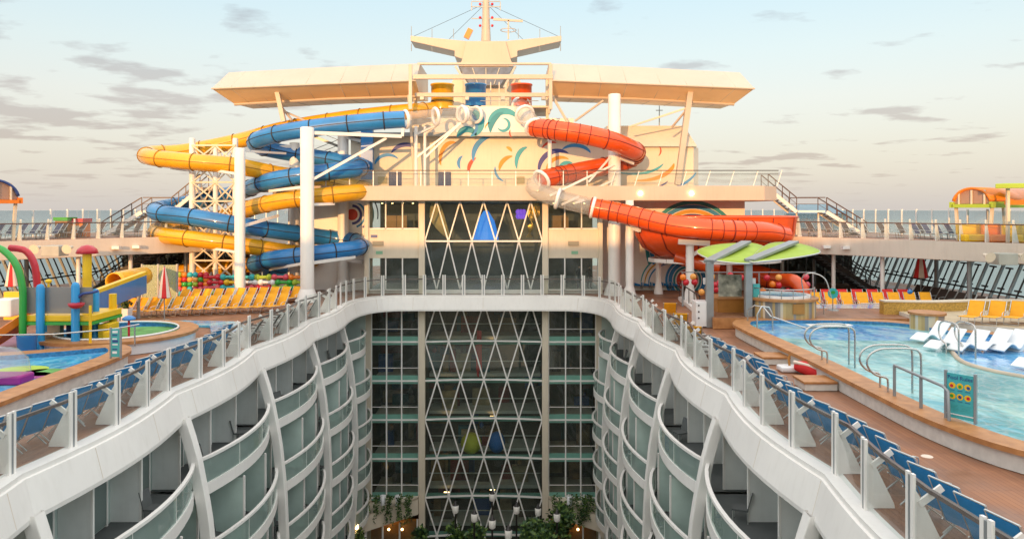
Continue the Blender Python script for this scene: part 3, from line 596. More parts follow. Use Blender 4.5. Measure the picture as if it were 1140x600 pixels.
# people in the right-hand doorway
def person(name, loc, rz, label, top, h=1.78):
    s = h / 1.78
    J = dict(pel=(0, 0, .95), belly=(0, .01, 1.12), chest=(0, .0, 1.34), neck=(0, -.01, 1.50), headb=(0, -.03, 1.58), head=(0, -.035, 1.68), top=(0, -.02, 1.75),
             lsh=(-.19, 0, 1.43), lel=(-.25, .03, 1.15), lwr=(-.20, -.12, .98), lha=(-.18, -.19, .95), rsh=(.19, 0, 1.43), rel=(.25, .03, 1.15), rwr=(.22, -.10, .95), rha=(.21, -.15, .88),
             lhip=(-.10, 0, .90), lkn=(-.11, -.02, .50), lan=(-.12, .02, .09), lto=(-.13, -.15, .04), rhip=(.10, 0, .90), rkn=(.12, -.03, .50), ran=(.13, .01, .09), rto=(.15, -.16, .04))
    E = 'pel-belly belly-chest chest-neck neck-headb headb-head head-top chest-lsh lsh-lel lel-lwr lwr-lha chest-rsh rsh-rel rel-rwr rwr-rha pel-lhip lhip-lkn lkn-lan lan-lto pel-rhip rhip-rkn rkn-ran ran-rto'.split()
    RR = dict(pel=.135, belly=.125, chest=.145, neck=.055, headb=.075, head=.098, top=.07, lsh=.065, rsh=.065, lel=.045, rel=.045, lwr=.033, rwr=.033, lha=.038, rha=.038, lhip=.095, rhip=.095, lkn=.06, rkn=.06, lan=.042, ran=.042, lto=.035, rto=.035)
    ks = list(J); me = bpy.data.meshes.new(name); me.from_pydata([tuple(c * s for c in J[k]) for k in ks], [tuple(ks.index(q) for q in e.split('-')) for e in E], [])
    o = bpy.data.objects.new(name, me); COL.objects.link(o); md = o.modifiers.new('skin', 'SKIN'); sv = me.skin_vertices[0].data
    for i, k in enumerate(ks): sv[i].radius = (RR[k] * s, RR[k] * s * (.72 if k in ('pel', 'belly', 'chest') else 1)); sv[i].use_root = (k == 'pel')
    sb = o.modifiers.new('sub', 'SUBSURF'); sb.levels = 1; sb.render_levels = 2
    me.materials.append(top); o.location = loc; o.rotation_euler = (0, 0, rz)
    tag(o, label, 'person')
    f = MB(); f.ball((0, -.045 * s, 1.665 * s), .100 * s, 14, sx=.86, sz=1.18); f.ball((0, -.145 * s, 1.65 * s), .018, 6, sz=1.5)
    for x in (-.086, .086): f.ball((x * s, -.03, 1.66 * s), .022, 6, sx=.5)
    hd = f.build('face', M['skin'], o)
    f = MB()
    for x in (-.034, .034): f.ball((x, -.132 * s, 1.685 * s), .012, 6)
    f.ball((0, -.137 * s, 1.61 * s), .02, 6, sz=.4); f.build('features', M['hair'], hd)
    f = MB(); f.ball((0, -.02 * s, 1.70 * s), .112 * s, 14, sx=.9, sz=.95); f.build('hair', M['hair'], o)
    f = MB()
    for x, y, z in ((-.175, -.215, .94), (.205, -.165, .86)):
        f.ball((x * s, y * s, z * s), .040 * s, 8, sx=.7, sz=1.1)
        for k in range(4): f.tube([(x * s, y * s + (k - 1.5) * .017, (z - .03) * s), (x * s, y * s - .01 + (k - 1.5) * .018, (z - .075) * s), (x * s + .008, y * s - .018 + (k - 1.5) * .017, (z - .105 + .008 * abs(k - 1.4)) * s)], .0085, 6)
        f.tube([(x * s, y * s - .03, z * s), (x * s, y * s - .055, (z - .04) * s)], .010, 6)
    f.build('hands', M['skin'], o)
    return o
person('person', (XA(645, 57.2), 57.2, .26), R(-20), 'person in dark clothes standing behind the right glass door, the left one of two', M['cloth'], 1.80)
person('person', (XA(656, 57.4), 57.4, .26), R(15), 'person in dark clothes standing behind the right glass door, the right one of two', mat('dark_shirt', (.035, .018, .018), .8), 1.74)

# ------------------------------------------------------------------ side walls with painted swirls
def arc_band(m, c, r0, r1, a0, a1, y, mt, n=28, el=1.0, taper=False, th=.012):
    for k in range(n):
        q = []
        for a_, kk in ((a0 + (a1 - a0) * k / n, k / n), (a0 + (a1 - a0) * (k + 1) / n, (k + 1) / n)):
            f = math.sin(math.pi * min(1, max(0, kk))) ** .6 if taper else 1
            rm = (r0 + r1) / 2; h = (r1 - r0) / 2 * max(f, .03)
            for r in (rm - h, rm + h): q.append((c[0] + r * math.cos(a_), y, c[1] + r * el * math.sin(a_)))
        m.add(q, [(0, 1, 3, 2)], mt)
        v = [(p[0], p[1] + th, p[2]) for p in q]; m.add(q + v, [(0, 1, 5, 4), (2, 3, 7, 6)], mt)
SW = [mat('mural_' + n_, c_, .5, var=.08) for n_, c_ in (('teal', (.02, .27, .34)), ('gold', (.60, .33, .05)), ('red', (.62, .06, .03)), ('navy', (.05, .06, .25)), ('blue', (.03, .25, .55)), ('orange', (.85, .28, .03)), ('aqua', (.04, .36, .44)))]
for sg in (-1, 1):
    t = thing('mural_wall', 'cream wall with painted rainbow rings behind the red slide bowl' if sg > 0 else 'cream wall with painted rings behind the blue and yellow slides', 'wall', (sg * 14, 58.6, 0), w=True)
    m = MB(); x0, x1 = (8.95, 20.6) if sg > 0 else (-15.6, -8.95); m.box(x0, 58.6, 0, x1, 58.9, 7.0); m.box(*((8.9, 56.3, 0, 9.0, 58.6, 7) if sg > 0 else (-9.0, 56.3, 0, -8.9, 58.6, 7))); wm = m
    m = MB(); c = (sg * XA(771, 58.6), ZA(276, 58.6)); Y = 58.585
    if sg > 0:
        for i, (r0, r1, mt) in enumerate(((3.75, 3.45, 0), (3.42, 3.1, 4), (3.05, 2.75, 1), (2.7, 2.45, 3), (2.4, 2.15, 2), (2.1, 1.7, 6), (1.65, 1.4, 1), (1.3, 1.05, 2))): arc_band(m, c, r1, r0, R(-10 + 9 * i), R(200 + 3 * i), Y, mt)
        c = (XA(765, 58.6), ZA(312, 58.6)); 
        for i, (r0, r1, mt) in enumerate(((1.75, 1.55, 4), (1.5, 1.2, 4), (1.12, .95, 0), (.85, .0, 2))): arc_band(m, c, r1, r0, R(-40 * i), R(300 - 30 * i) if r1 else R(360), Y, mt)
        for i in range(3): arc_band(m, (c[0] - 1.5, c[1] - .3), 1.5 + .3 * i, 1.62 + .3 * i, R(90), R(190), Y, (4, 1, 6)[i], taper=True)
    else:
        c = (XA(392, 58.6), ZA(239, 58.6))
        for i, (r0, r1, mt) in enumerate(((.45, .0, 2), (.8, .6, 3), (1.1, .95, 4), (1.4, 1.25, 3), (1.75, 1.62, 0), (2.1, 2.0, 3))): arc_band(m, c, r1, r0, R(-110 + 20 * i), R(100 - 12 * i) if r1 else R(250), Y, mt)
    wm.merge(m, 1).build('painted_wall', [M['white']] + SW, t, fix=False)

# ------------------------------------------------------------------ the storey above: deck band, walls, slide tower, wings, mast
t = thing('upper_gallery', 'long cream gallery band with a railing above the glass front', 'gallery', (0, 55, 7), w=True)
zb, zt = ZA(223.5, 54), ZA(207, 54)
m = MB(); m.box(-22.2, 60.4, zt - .3, -15.5, 62, zt - .005); m.box(-22.2, 57, zt - .3, -20.9, 60.4, zt - .005); m.prism([(-15.6, 62), (-15.6, 54.8), (-14.8, 54), (20.6, 54), (21.9, 55.2), (22.2, 57), (22.2, 62)], zb, zt); m.build('gallery_slab', M['band'], t, bev=.05)
for px in (660 - 0, 713, 770, 812):
    p = W(px, 215.5, 53.93)
    if px in (713, 770): m = MB(); m.ball(p, .16, 8, sy=.6); m.build('downlight', M['lamp'], t)
for i in range(22):
    x = -15.0 + 36.6 * i / 21; m = MB(); m.bar((x, 54.25, zt), (x + (.35 if x > 9 else 0), 54.25, zt + 1.15), .07, .05); m.build('post', M['white'], t)
m = MB(); m.box(-15.1, 54.2, zt + 1.1, 21.7, 54.26, zt + 1.16, 0); m.box(-15.1, 54.22, zt + .85, 21.7, 54.25, zt + .88); m.build('handrail', M['dark'], t)
m = MB(); m.add([(-15.1, 54.28, zt + .05), (21.7, 54.28, zt + .05), (21.7, 54.28, zt + 1.08), (-15.1, 54.28, zt + 1.08)], [(0, 1, 2, 3)]); m.build('glass_panel', M['g_rail'], t, fix=False)
ZD = zt
t = thing('gallery_wall', 'cream wall with painted curls above the gallery railing', 'wall', (0, 58, ZD), w=True)
m = MB(); ztw = ZA(153, 58); m.box(-10.5, 58, ZD, 9.8, 58.4, ztw); wm = m
m = MB(); m.box(-10.7, 57.0, ztw, 9.9, 58.6, ztw + .28); m.build('eaves', M['grey'], t)
m = MB(); Y = 57.985
def cw(px, py): return (XA(px, 58), ZA(py, 58))
arc_band(m, cw(622, 190), 1.35, 1.75, R(60), R(190), Y, 3, taper=True); arc_band(m, cw(625, 192), 1.02, 1.32, R(60), R(180), Y, 5, taper=True); arc_band(m, cw(632, 193), .62, .98, R(55), R(150), Y - .003, 6, taper=True)
arc_band(m, cw(572, 190), .95, 1.3, R(95), R(180), Y, 5, taper=True); arc_band(m, cw(538, 190), 1.0, 1.3, R(120), R(190), Y, 2, taper=True); arc_band(m, cw(452, 180), 1.15, 1.5, R(50), R(150), Y, 3, taper=True)
arc_band(m, cw(566, 188), .95, 1.15, R(170), R(250), Y, 4, taper=True); arc_band(m, cw(615, 172), .85, 1.05, R(70), R(150), Y, 2, taper=True)
arc_band(m, cw(562, 172), .45, .7, R(20), R(80), Y, 1, taper=True); arc_band(m, cw(520, 182), .55, .8, R(120), R(220), Y, 4, taper=True)
for px, py, r0, r1, a0, a1, mt, el in ((505, 178, .9, 1.2, 80, 200, 5, 1.3), (548, 176, 1.3, 1.7, 95, 190, 4, 1.1), (590, 182, .9, 1.25, 100, 200, 6, 1.2), (640, 175, 1.1, 1.5, 20, 140, 4, .7), (660, 192, 1.2, 1.55, 30, 150, 6, .6), (432, 186, .9, 1.2, 40, 170, 4, .9), (672, 176, .9, 1.2, -60, 60, 3, .9)):
    Y -= .0012; arc_band(m, cw(px, py), r0, r1, R(a0), R(a1), Y, mt, taper=True, el=el)
wm.merge(m, 1).build('painted_wall', [M['cream']] + SW, t, fix=False)
for px in (426, 579):
    m = MB(); p = cw(px, 201); m.box(p[0] - .35, 57.9, p[1] - .25, p[0] + .35, 58, p[1] + .3); m.build('vent_grille', mat('grille', (.40, .33, .16), .6), t)
for px in (440, 495): m = MB(); p = cw(px, 200); m.box(p[0] - .5, 57.93, ZD, p[0] + .5, 58, p[1] + .6); m.build('door', M['sling_n'], t)
# side house on the gallery
t = thing('deck_house', 'cream house with a sloping white roof above the right end of the gallery', 'house', (14, 60, ZD), w=True)
x0, x1 = XA(692, 60), XA(772, 60); zw = ZA(163, 60)
m = MB(); m.prism([(x0, 60), (x1, 60), (x1 + .9, 62), (x1 + .9, 66), (x0, 66)], ZD, zw); wm = m
m = MB(); x2 = XA(776, 59.4); za, zc = ZA(163, 59.4), ZA(141, 62)
m.add([(x0 - 1, 59.4, za), (x2, 59.4, za), (x2 + 1.4, 67, za), (x0 - 1, 67, za), (x0 - 1, 61.5, zc), (XA(760, 62), 61.5, zc), (XA(760, 62), 65, zc), (x0 - 1, 65, zc)], [(0, 1, 5, 4), (1, 2, 6, 5), (2, 3, 7, 6), (3, 0, 4, 7), (4, 5, 6, 7), (0, 3, 2, 1)]); m.build('roof', M['white'], t)
m = MB(); Y = 59.985
def ch(px, py): return (XA(px, 60), ZA(py, 60))
arc_band(m, ch(712, 183), 4.6, 4.95, R(-85), R(-15), Y, 4, taper=True, el=.5); arc_band(m, ch(712, 180), 2.55, 3.05, R(-100), R(-5), Y, 5, taper=True, el=.55); arc_band(m, ch(705, 176), 2.4, 2.8, R(-120), R(-20), Y, 6, taper=True, el=.5)
arc_band(m, ch(700, 195), 3.2, 3.6, R(-150), R(-20), Y - .003, 3, taper=True, el=.4); arc_band(m, ch(728, 168), .5, .62, R(-50), R(40), Y, 2, taper=True)
wm.merge(m, 1).build('wall', [M['cream']] + SW, t, fix=False)
m = MB(); p = W(734, 130, 64); m.cyl((p.x, 64, zc), (p.x, 64, ZA(113, 64)), .05, .03, 6); m.box(p.x - .3, 63.95, p.z + .5, p.x + .3, 64, p.z + .56); m.ball((p.x, 64, ZA(114, 64)), .14, 8); m.build('antenna', M['grey'], t)
# slide tower
TY = 57
t = thing('slide_tower', 'sunlit white tower with painted waves under the slide entrances', 'tower', (0, TY, ztw), w=True)
x0, x1 = XA(455, TY), XA(640, TY); z0, z1 = ztw + .29, ZA(119, TY)
m = MB(); m.box(XA(508, TY), TY, z0, XA(592, TY), TY + 5, z1); m.box(x0, TY + 1, z0, x1, TY + 5, z0 + 1.2); wm = m
m = MB(); m.box(XA(455, TY), TY + .5, z1, XA(615, TY), TY + 6, z1 + .15); m.build('platform', M['cream'], t)
def ct(px, py): return (XA(px, TY), ZA(py, TY))
m = MB(); Y = TY - .015
arc_band(m, ct(562, 141), .90, 1.45, R(30), R(195), Y, 6, taper=True); arc_band(m, ct(560, 139), .35, .6, R(-150), R(90), Y, 6, taper=True); arc_band(m, ct(568, 146), 1.3, 1.75, R(110), R(185), Y - .003, 0, taper=True)
arc_band(m, ct(520, 137), .7, 1.35, R(-75), R(75), Y, 6, taper=True); arc_band(m, ct(516, 140), .9, 1.15, R(-60), R(80), Y - .003, 4, taper=True); arc_band(m, ct(520, 155), .5, 1.0, R(20), R(170), Y, 0, taper=True)
arc_band(m, ct(548, 144), .5, .6, R(90), R(180), Y, 5, taper=True); arc_band(m, ct(574, 148), .4, .52, R(150), R(230), Y, 2, taper=True)
wm.merge(m, 1).build('tower_wall', [M['white']] + SW, t, fix=False)
m = MB()
for px in (545, 555, 563): m.bar((XA(px, TY), TY + 3, z1), (XA(px, TY), TY + 3, z1 + 2.4), .08, .08)
for px in (461, 610): m.bar((XA(px, TY), TY + 1, z1 - 2.6), (XA(px, TY), TY + 1, z1 + 2.5), .22, .22)
for zz_ in (.5, 1.0): m.box(XA(525, TY), TY + .5, z1 + zz_, XA(600, TY), TY + .55, z1 + zz_ + .05)
m.build('steelwork', M['cream'], t)
for px0, px1, c in ((480, 505, 'yellow'), (518, 541, 'blue'), (569, 592, 'red')):
    ya = TY + 1.2; r = (px1 - px0) / 2 * ya / F; cx = XA((px0 + px1) / 2, ya); zA, zB = ZA(96, ya), ZA(128 if c != 'yellow' else 122, ya)
    u = thing('slide_entrance', c + ' upright tub where the %s slide starts on the tower' % c, 'slide tub', (cx, ya, zB), group='slide start tubs on the tower', w=True)
    m = MB(); m.lathe([(r, 0), (r, zA - zB), (r + .06, zA - zB + .02), (r + .06, zA - zB + .12), (r - .05, zA - zB + .1), (r - .05, 0), (r, 0)], (cx, ya, zB), 22); m.build('tub', M[c], u)
    m = MB(); m.torus((cx, ya, zB + .6), (0, 0, 1), r + .01, .035, 22, 6); m.build('flange', M['seam'], u)
# solar-wing roof
t = thing('wing_roof', 'long cream wing shaped roof beam spanning both sides of the slide tower', 'roof', (0, 55, 15), w=True)
WY = 55
def zz(py): return ZA(py, WY)
for sg in (-1, 1):
    m = MB(); S = []
    for x, top, nose, bot, dy in ((5.0, ZA(71, 57.6), zz(90), ZA(107, 57.3), 0), (12, ZA(75, 57.6), zz(94), ZA(110, 57.3), 0), (19.9, ZA(81, 57.6), zz(99), ZA(116, 57.3), 0)):
        dx = .3 if x > 19 else 0
        S.append([(sg * x, WY + 2.6, top), (sg * (x + dx), WY, nose), (sg * (x - dx * 1.8), WY + 2.3, bot), (sg * x, WY + 8, bot + .4), (sg * x, WY + 8, top)])
    v = [p for q in S for p in q]
    for i in range(2):
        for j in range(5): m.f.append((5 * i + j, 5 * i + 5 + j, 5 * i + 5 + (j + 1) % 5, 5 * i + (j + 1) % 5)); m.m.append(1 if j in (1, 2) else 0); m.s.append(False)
    m.v = v; m.f += [(0, 1, 2, 3, 4), (10, 11, 12, 13, 14)]; m.m += [0, 0]; m.s += [False, False]
    for xs_ in (6.9, 8.8, 10.7, 13.2, 15.1, 17.0, 18.6):
        i = 0 if xs_ < 12 else 1; f_ = (xs_ - (5, 12)[i]) / (7, 7.9)[i]; q = [Vector(S[i][j]).lerp(Vector(S[i + 1][j]), f_) for j in (0, 1, 2, 3)]; m.tube([q[0] + Vector((0, .02, .006)), q[1] + Vector((0, -.006, 0)), q[2] + Vector((0, 0, -.006)), q[3] + Vector((0, 0, -.006))], .022, 4, 2)
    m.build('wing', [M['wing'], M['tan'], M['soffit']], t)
    m = MB(); m.tube([(S[i][2][0], S[i][2][1], S[i][2][2] - .02) for i in range(3)], .14, 6); m.tube([(S[i][1][0], S[i][1][1] - .02, S[i][1][2]) for i in range(3)], .07, 6); m.build('edge_trim', M['wing'], t)
m = MB()
for py, h, y in ((71.5, .16, WY + 2.6), (86, .34, WY), (106, .30, WY + 1)): m.box(-5.2, y - .15, ZA(py, y) - h / 2, 5.2, y + .15, ZA(py, y) + h / 2)
for x in (XA(457, WY), XA(613, WY)): m.box(x - .13, WY - .1, zz(122), x + .13, WY + .1, zz(72)); m.box(x - .1, WY + 2.4, zz(122), x + .1, WY + 2.6, zz(72))
m.build('centre_frame', M['wing'], t, bev=.02)
for pts, w_ in ((((769, 97), (754, 206)), .42), (((307, 95), (316, 136)), .34), (((455, 106), (462, 207)), .2), (((613, 104), (634, 140)), .18)):
    m = MB(); m.bar(W(*pts[0], 56), W(*pts[1], 56), w_, w_); m.build('strut', M['wing'], t, bev=.02)
for pts in (((702, 141), (763, 121)), ((748, 142), (763, 124)), ((316, 124), (352, 140)), ((312, 118), (325, 134)), ((640, 135), (672, 112))):
    m = MB(); m.bar(W(*pts[0], 57), W(*pts[1], 56), .13, .13); m.build('brace', M['wing'], t)
# mast
t = thing('ship_mast', 'sunlit white radar mast with wide wings at the top centre', 'mast', (0, 70, 14), w=True)
MY = 70
m = MB()
v = [W(519, 46, MY), W(563, 46, MY), W(569, 68, MY), W(572, 74, MY), W(510, 74, MY), W(514, 68, MY)]; m.slab(v, (0, 4, 0)); m.slab([W(515, 74, MY + .2), W(567, 74, MY + .2), W(567, 135, MY + .2), W(515, 135, MY + .2)], (0, 4, 0)); m.build('mast_base', M['wing'], t, bev=.04)
for s_ in (-1, 1):
    c = 541; 
    m = MB(); q = [(c + s_ * 22, 46), (c + s_ * 84, 40), (c + s_ * 84, 46), (c + s_ * 35, 57), (c + s_ * 35, 63), (c + s_ * 26, 66), (c + s_ * 22, 60)]
    m.slab([W(a, b, MY + .3) for a, b in q], (0, 3, 0)); m.build('mast_wing', M['wing'], t, bev=.04)
    m = MB()
    for d in (83, 60, 36): p = W(c + s_ * d, 40 if d > 70 else 43, MY + .5); m.cyl(p, p + Vector((0, 0, .9)), .03, n=5); p = W(c + s_ * d, 49, MY + .4); m.cyl(p, p - Vector((0, 0, .7)), .04, n=5)
    m.build('whip_aerial', M['grey'], t)
m = MB(); m.tube([W(541, 47, MY + 1), W(541, 20, MY + 1), W(541, -20, MY + 1)], [.48, .36, .3], 12); m.build('pole', M['wing'], t)
m = MB()
for py in (2, 8, 21): m.bar(W(525, py, MY + .8), W(557, py, MY + .8), .08, .08)
for px in (525, 557): m.bar(W(px, 3, MY + .8), W(px, 12, MY + .8), .08, .08)
m.build('crossbar', M['grey'], t)
m = MB()
for py in (5, 20, 29): 
    for px in (534.5, 548): m.ball(W(px, py, MY + .6), .14, 8)
m.build('mast_light', M['crimson'], t)
m = MB(); m.bar(W(549, 22, MY + .5), W(582, 24, MY + .5), .14, .2); m.bar(W(566, 44, MY + .5), W(566, 23, MY + .5), .14, .14); m.torus(W(566, 34, MY + .5), (0, 0, 1), .75, .04, 16, 5); m.build('radar_scanner', M['wing'], t)
m = MB(); m.bar(W(519, 43, MY + .5), W(524, 33, MY + .5), .45, .5); m.build('orange_float', M['orange'], t)
m = MB(); q = [W(512, 75, MY - 1), W(571, 75, MY - 1), W(557, 95, MY - 1), W(524, 95, MY - 1)]; m.slab(q, (0, .4, 0)); mw = m.build('bridge_window', M['bwin'], t)
m = MB()
for px in (526, 541, 556): m.bar(W(px, 76, MY - 1.05), W(541 + (px - 541) * .6, 94, MY - 1.05), .08, .08)
for a, b in ((507, 522), (574, 561)): m.bar(W(a, 74, MY - 1.1), W(b, 98, MY - 1.1), .35, .2)
m.build('window_bar', M['grey'], mw)
m = MB(); m.slab([W(505, 88, MY + 1), W(578, 88, MY + 1), W(600, 135, MY + 1), W(480, 135, MY + 1)], (0, 5, 0)); m.build('lower_house', M['cream'], t)

for i, (px, py, Y) in enumerate(((470, 106, 55), (520, 106, 55), (560, 106, 55), (605, 106, 55))):
    tt = thing('floodlight', 'small floodlight under the centre frame of the wing roof, %s from the left' % ordn(i), 'floodlight', W(px, py + 3, Y), w=True, group='floodlights under the wing roof frame'); p = W(px, py + 4, Y + .9); m = MB(); m.box(p.x - .16, p.y - .2, p.z - .13, p.x + .16, p.y + .1, p.z + .13); m.build('housing', M['grey'], tt, bev=.02); m = MB(); m.box(p.x - .03, p.y - .03, p.z + .13, p.x + .03, p.y + .03, p.z + .3); m.build('bracket', M['grey'], tt)
tt = thing('stay_wire', 'thin stay wires running from the mast pole to the mast wings', 'wire', W(541, 20, 71), w=True); m = MB()
for px, py in ((460, 41), (622, 41), (500, 44), (582, 44)): m.cyl(W(541, 4, 71), W(px, py, 71), .018, n=4)
m.build('wire', M['dark'], tt)
# ================================================================== SLIDES
def slide(t, pts, r, mt, seam, step=2.6, name='tube', ribs=()):
    path = spline([W(*p) for p in pts], .35); m = MB(); m.tube(path, r, 18, 0)
    acc = 0; nxt = 1.2
    for a, b in zip(path, path[1:]):
        acc += (b - a).length
        if acc > nxt: m.torus(b, b - a, r + .015, .045, 18, 5, 1); nxt += step
    for s_ in (-1, 1):      # the bolted seam that runs along both flanks
        q = []
        for i in range(len(path)):
            d = (path[min(i + 1, len(path) - 1)] - path[max(0, i - 1)]); n = d.cross(Vector((0, 0, 1))).normalized(); q.append(path[i] + n * (r + .005) * s_)
        m.tube(q, .028, 5, 1)
    for a, b in ribs:       # tightly ribbed stretches, by index share
        i = int(a * len(path))
        while i < b * len(path) - 1:
            m.torus(path[i], path[i + 1] - path[i], r + .012, .03, 18, 5, 1); i += 2
    return m.build(name, [M[mt], M[seam]], t)
def clear(t, pts, r):
    P = [W(*p) for p in pts]; path = spline(P, .3); m = MB(); m.tube(path, r, 18, 0, cap=False); c = m.build('clear_tube', M['g_clear'], t)
    for i, k in ((0, 1), (-1, -2), ) + ((len(path) // 2, len(path) // 2 + 1),) * (len(P) > 2):
        m = MB(); m.torus(path[i], path[i] - path[k], r + .06, .13, 22, 8); m.build('ring', M['shellw'], c)
YS = thing('yellow_slide', 'long yellow tube slide that loops down through the steel towers', 'water slide', W(300, 330, 55), w=True)
slide(YS, [(487, 122, 58), (462, 124, 56.5), (430, 127, 56.5), (380, 133, 57), (320, 143, 57.5), (262, 158, 58), (205, 169, 57.5), (172, 171, 56.2), (163, 173, 54.8), (172, 176, 53.2), (210, 180, 52.4), (262, 185, 52.8), (310, 194, 54.8), (360, 202, 57.5), (395, 208, 57.6), (408, 212, 56), (398, 214, 54), (370, 217, 53), (320, 223, 52.8), (285, 230, 54), (262, 238, 57.2), (225, 247, 58.5), (188, 254, 57.8), (174, 258, 56), (182, 262, 54), (215, 266, 53), (262, 272, 53.2), (310, 279, 55), (350, 287, 58), (330, 292, 60), (290, 294, 60.5), (240, 299, 60.5), (200, 302, 60)], .60, 'yellow', 'seamy')
BS = thing('blue_slide', 'long blue tube slide that winds between the white columns beside the yellow slide', 'water slide', W(330, 330, 55), w=True)
slide(BS, [(450, 133, 53.3), (420, 135, 53), (370, 140, 52.8), (320, 147, 53), (292, 154, 54), (284, 160, 55.6), (298, 166, 57.4), (330, 172, 58.4), (375, 179, 58), (400, 184, 56.6), (398, 188, 54.6), (370, 191, 53.4), (325, 197, 53), (292, 204, 54), (270, 213, 57.5), (235, 221, 58.6), (195, 229, 57.8), (174, 234, 56), (180, 238, 53.8), (215, 242, 52.9), (262, 250, 53), (315, 258, 55.2), (360, 264, 58), (392, 268, 58), (402, 272, 56.4), (394, 277, 54.4), (365, 281, 53.2), (325, 286, 53), (294, 290, 54.2), (284, 295, 56.4), (300, 301, 59), (340, 306, 60.5)], .62, 'blue', 'seam')
clear(BS, [(530, 128, 56.6), (515, 127.5, 55.5)], .52)
clear(BS, [(515, 127.5, 55.5), (485, 130, 54.4), (452, 133, 53.4)], .54)
m = MB(); m.bar(W(409, 145, 57), W(409, 200, 57), .9, .5); m.build('blue_mast', M['blue'], BS)
RS = thing('red_slide', 'glossy red tube slide that drops from the tower into the red bowl', 'water slide', W(700, 325, 55), w=True)
clear(RS, [(580, 118, 57.8), (583, 126, 56), (589, 133, 54.8), (595, 142, 53.8)], .60)
slide(RS, [(594, 142, 54), (620, 145.5, 53), (650, 150, 52.8), (680, 157, 53), (702, 166, 54.5), (708, 171, 56.3), (700, 178, 57.6), (680, 184, 57.5), (650, 190, 56.2), (622, 196, 55), (604, 200, 54.2)], .70, 'red', 'seamr', 4.2, ribs=((.02, .24), (.46, .62), (.86, .98)))
clear(RS, [(603, 200, 54), (594, 209, 53.4), (612, 218, 53.2), (636, 225, 53), (660, 231, 52.8)], .62)
slide(RS, [(658, 231, 52.8), (685, 236, 52.4), (715, 243, 51.6), (750, 251, 50.6), (785, 255, 50.0), (820, 257, 50.0), (850, 258, 50.7), (872, 262, 52.4)], .70, 'red', 'seamr', 4.2, ribs=((.02, .32), (.56, .80)))
c = W(795, 262, 54.4); zr = ZA(241.5, 54.2)
m = MB()
prof = [(2.6, -2.9), (4.2, -2.7), (5.2, -2.1), (5.75, -1.2), (5.9, 0), (6.0, .05), (6.0, -.06), (5.96, -.2), (5.82, -1.3), (5.3, -2.25), (4.3, -2.85), (2.6, -3.05)]
m.lathe(prof, (c.x, c.y, zr), 44, ax=.62); 
for k in range(7): 
    a = R(-165 + 27 * k); q = [(c.x + rr * math.cos(a), c.y + rr * .62 * math.sin(a), zr + z_) for rr, z_ in ((6.0, -.06), (5.98, -.2), (5.84, -1.3), (5.32, -2.25), (4.3, -2.86))]; m.tube(q, .05, 5, 1)
m.tube([(c.x + 5.97 * math.cos(2 * math.pi * k / 44), c.y + 3.70 * math.sin(2 * math.pi * k / 44), zr) for k in range(45)], .09, 6)
m.build('bowl', [M['red'], M['seamr']], RS)
slide(RS, [(760, 285, 57), (790, 291, 58), (825, 300, 57.5), (850, 308, 56.5), (868, 312, 56)], .75, 'red', 'seamr', 3)
m = MB(); q = spline([W(752, 286, 52.5), W(775, 293, 52), W(800, 298, 51.8)], .4); m.tube(q, .45, 12); m.build('exit_trough', M['red'], RS)
m = MB()
for k in range(20): a = 2 * math.pi * k / 20; b = 2 * math.pi * (k + 1) / 20; m.bar((c.x + 4.7 * math.cos(a), c.y + 2.9 * math.sin(a), zr - 3.15), (c.x + 4.7 * math.cos(b), c.y + 2.9 * math.sin(b), zr - 3.15), .3, .28)
m.build('ring_beam', M['white'], RS)
# splash tubs and steel brackets that carry the slides
def column(loc, r, h, label, arms=(), base=True, ax=None):
    t = thing('steel_column', label, 'column', loc, group='white columns that carry the slides', w=True); x, y, z = loc
    m = MB(); m.lathe([(r, 0), (r, h), (r * .9, h + .06), (0, h + .06)], loc, 20); m.build('shaft', M['white'], t)
    if base: m = MB(); m.lathe([(r * 1.7, 0), (r * 1.6, .25), (r * 1.02, .9)], loc, 20); m.build('foot', M['white'], t)
    for p, q, w_ in arms: m = MB(); m.bar(p, q, w_, w_ * 1.2); m.build('arm', M['white'], t)
    return t
def colp(px, pt, Y, wpx, label, arms=(), base=True):
    return column((XA(px, Y), Y, 0), wpx / 2 * Y / F, ZA(pt, Y), label, [(W(*a, ya), W(*b, yb), w_) for a, ya, b, yb, w_ in arms], base)
colp(342, 143, 51.2, 15, 'tall thick white column in front of the blue slide, nearest the well', [((345, 148), 51.3, (447, 152), 53.2, .2), ((448, 152), 53.2, (449, 143), 53.2, .18), ((348, 200), 51.3, (430, 154), 53, .16), ((345, 293), 51.3, (395, 286), 54, .18), ((340, 293), 51.3, (300, 300), 54.5, .16), ((340, 208), 51.3, (300, 213), 53.5, .16), ((345, 228), 51.3, (372, 227), 53, .16)])
colp(267, 166, 51.4, 11.5, 'tall white column crossing the blue and yellow loops, left of the thickest column', [((267, 168), 51.4, (318, 171), 55.5, .13), ((270, 252), 51.5, (310, 240), 54, .16), ((266, 194), 51.5, (235, 189), 52.6, .14), ((266, 281), 51.5, (232, 276), 53, .14)])
colp(328, 160, 58.2, 11, 'white column standing close behind the thickest column', [((325, 163), 58, (288, 166), 57, .2)])
colp(382, 148, 58, 12, 'white column behind the right-hand turns of the blue slide', [((380, 152), 58, (402, 157), 57.5, .2), ((380, 222), 58, (408, 226), 57, .2), ((380, 288), 58, (404, 292), 57, .2)])
colp(684, 106, 55.2, 14, 'tallest white column, rising past the red slide to the wing roof', [((684, 183), 54.6, (612, 218), 53.8, .13), ((684, 200), 54.6, (625, 228), 53.8, .13), ((684, 170), 55, (655, 203), 54, .1), ((684, 212), 55, (640, 226), 53.8, .13), ((690, 176), 55, (705, 182), 56, .2)])
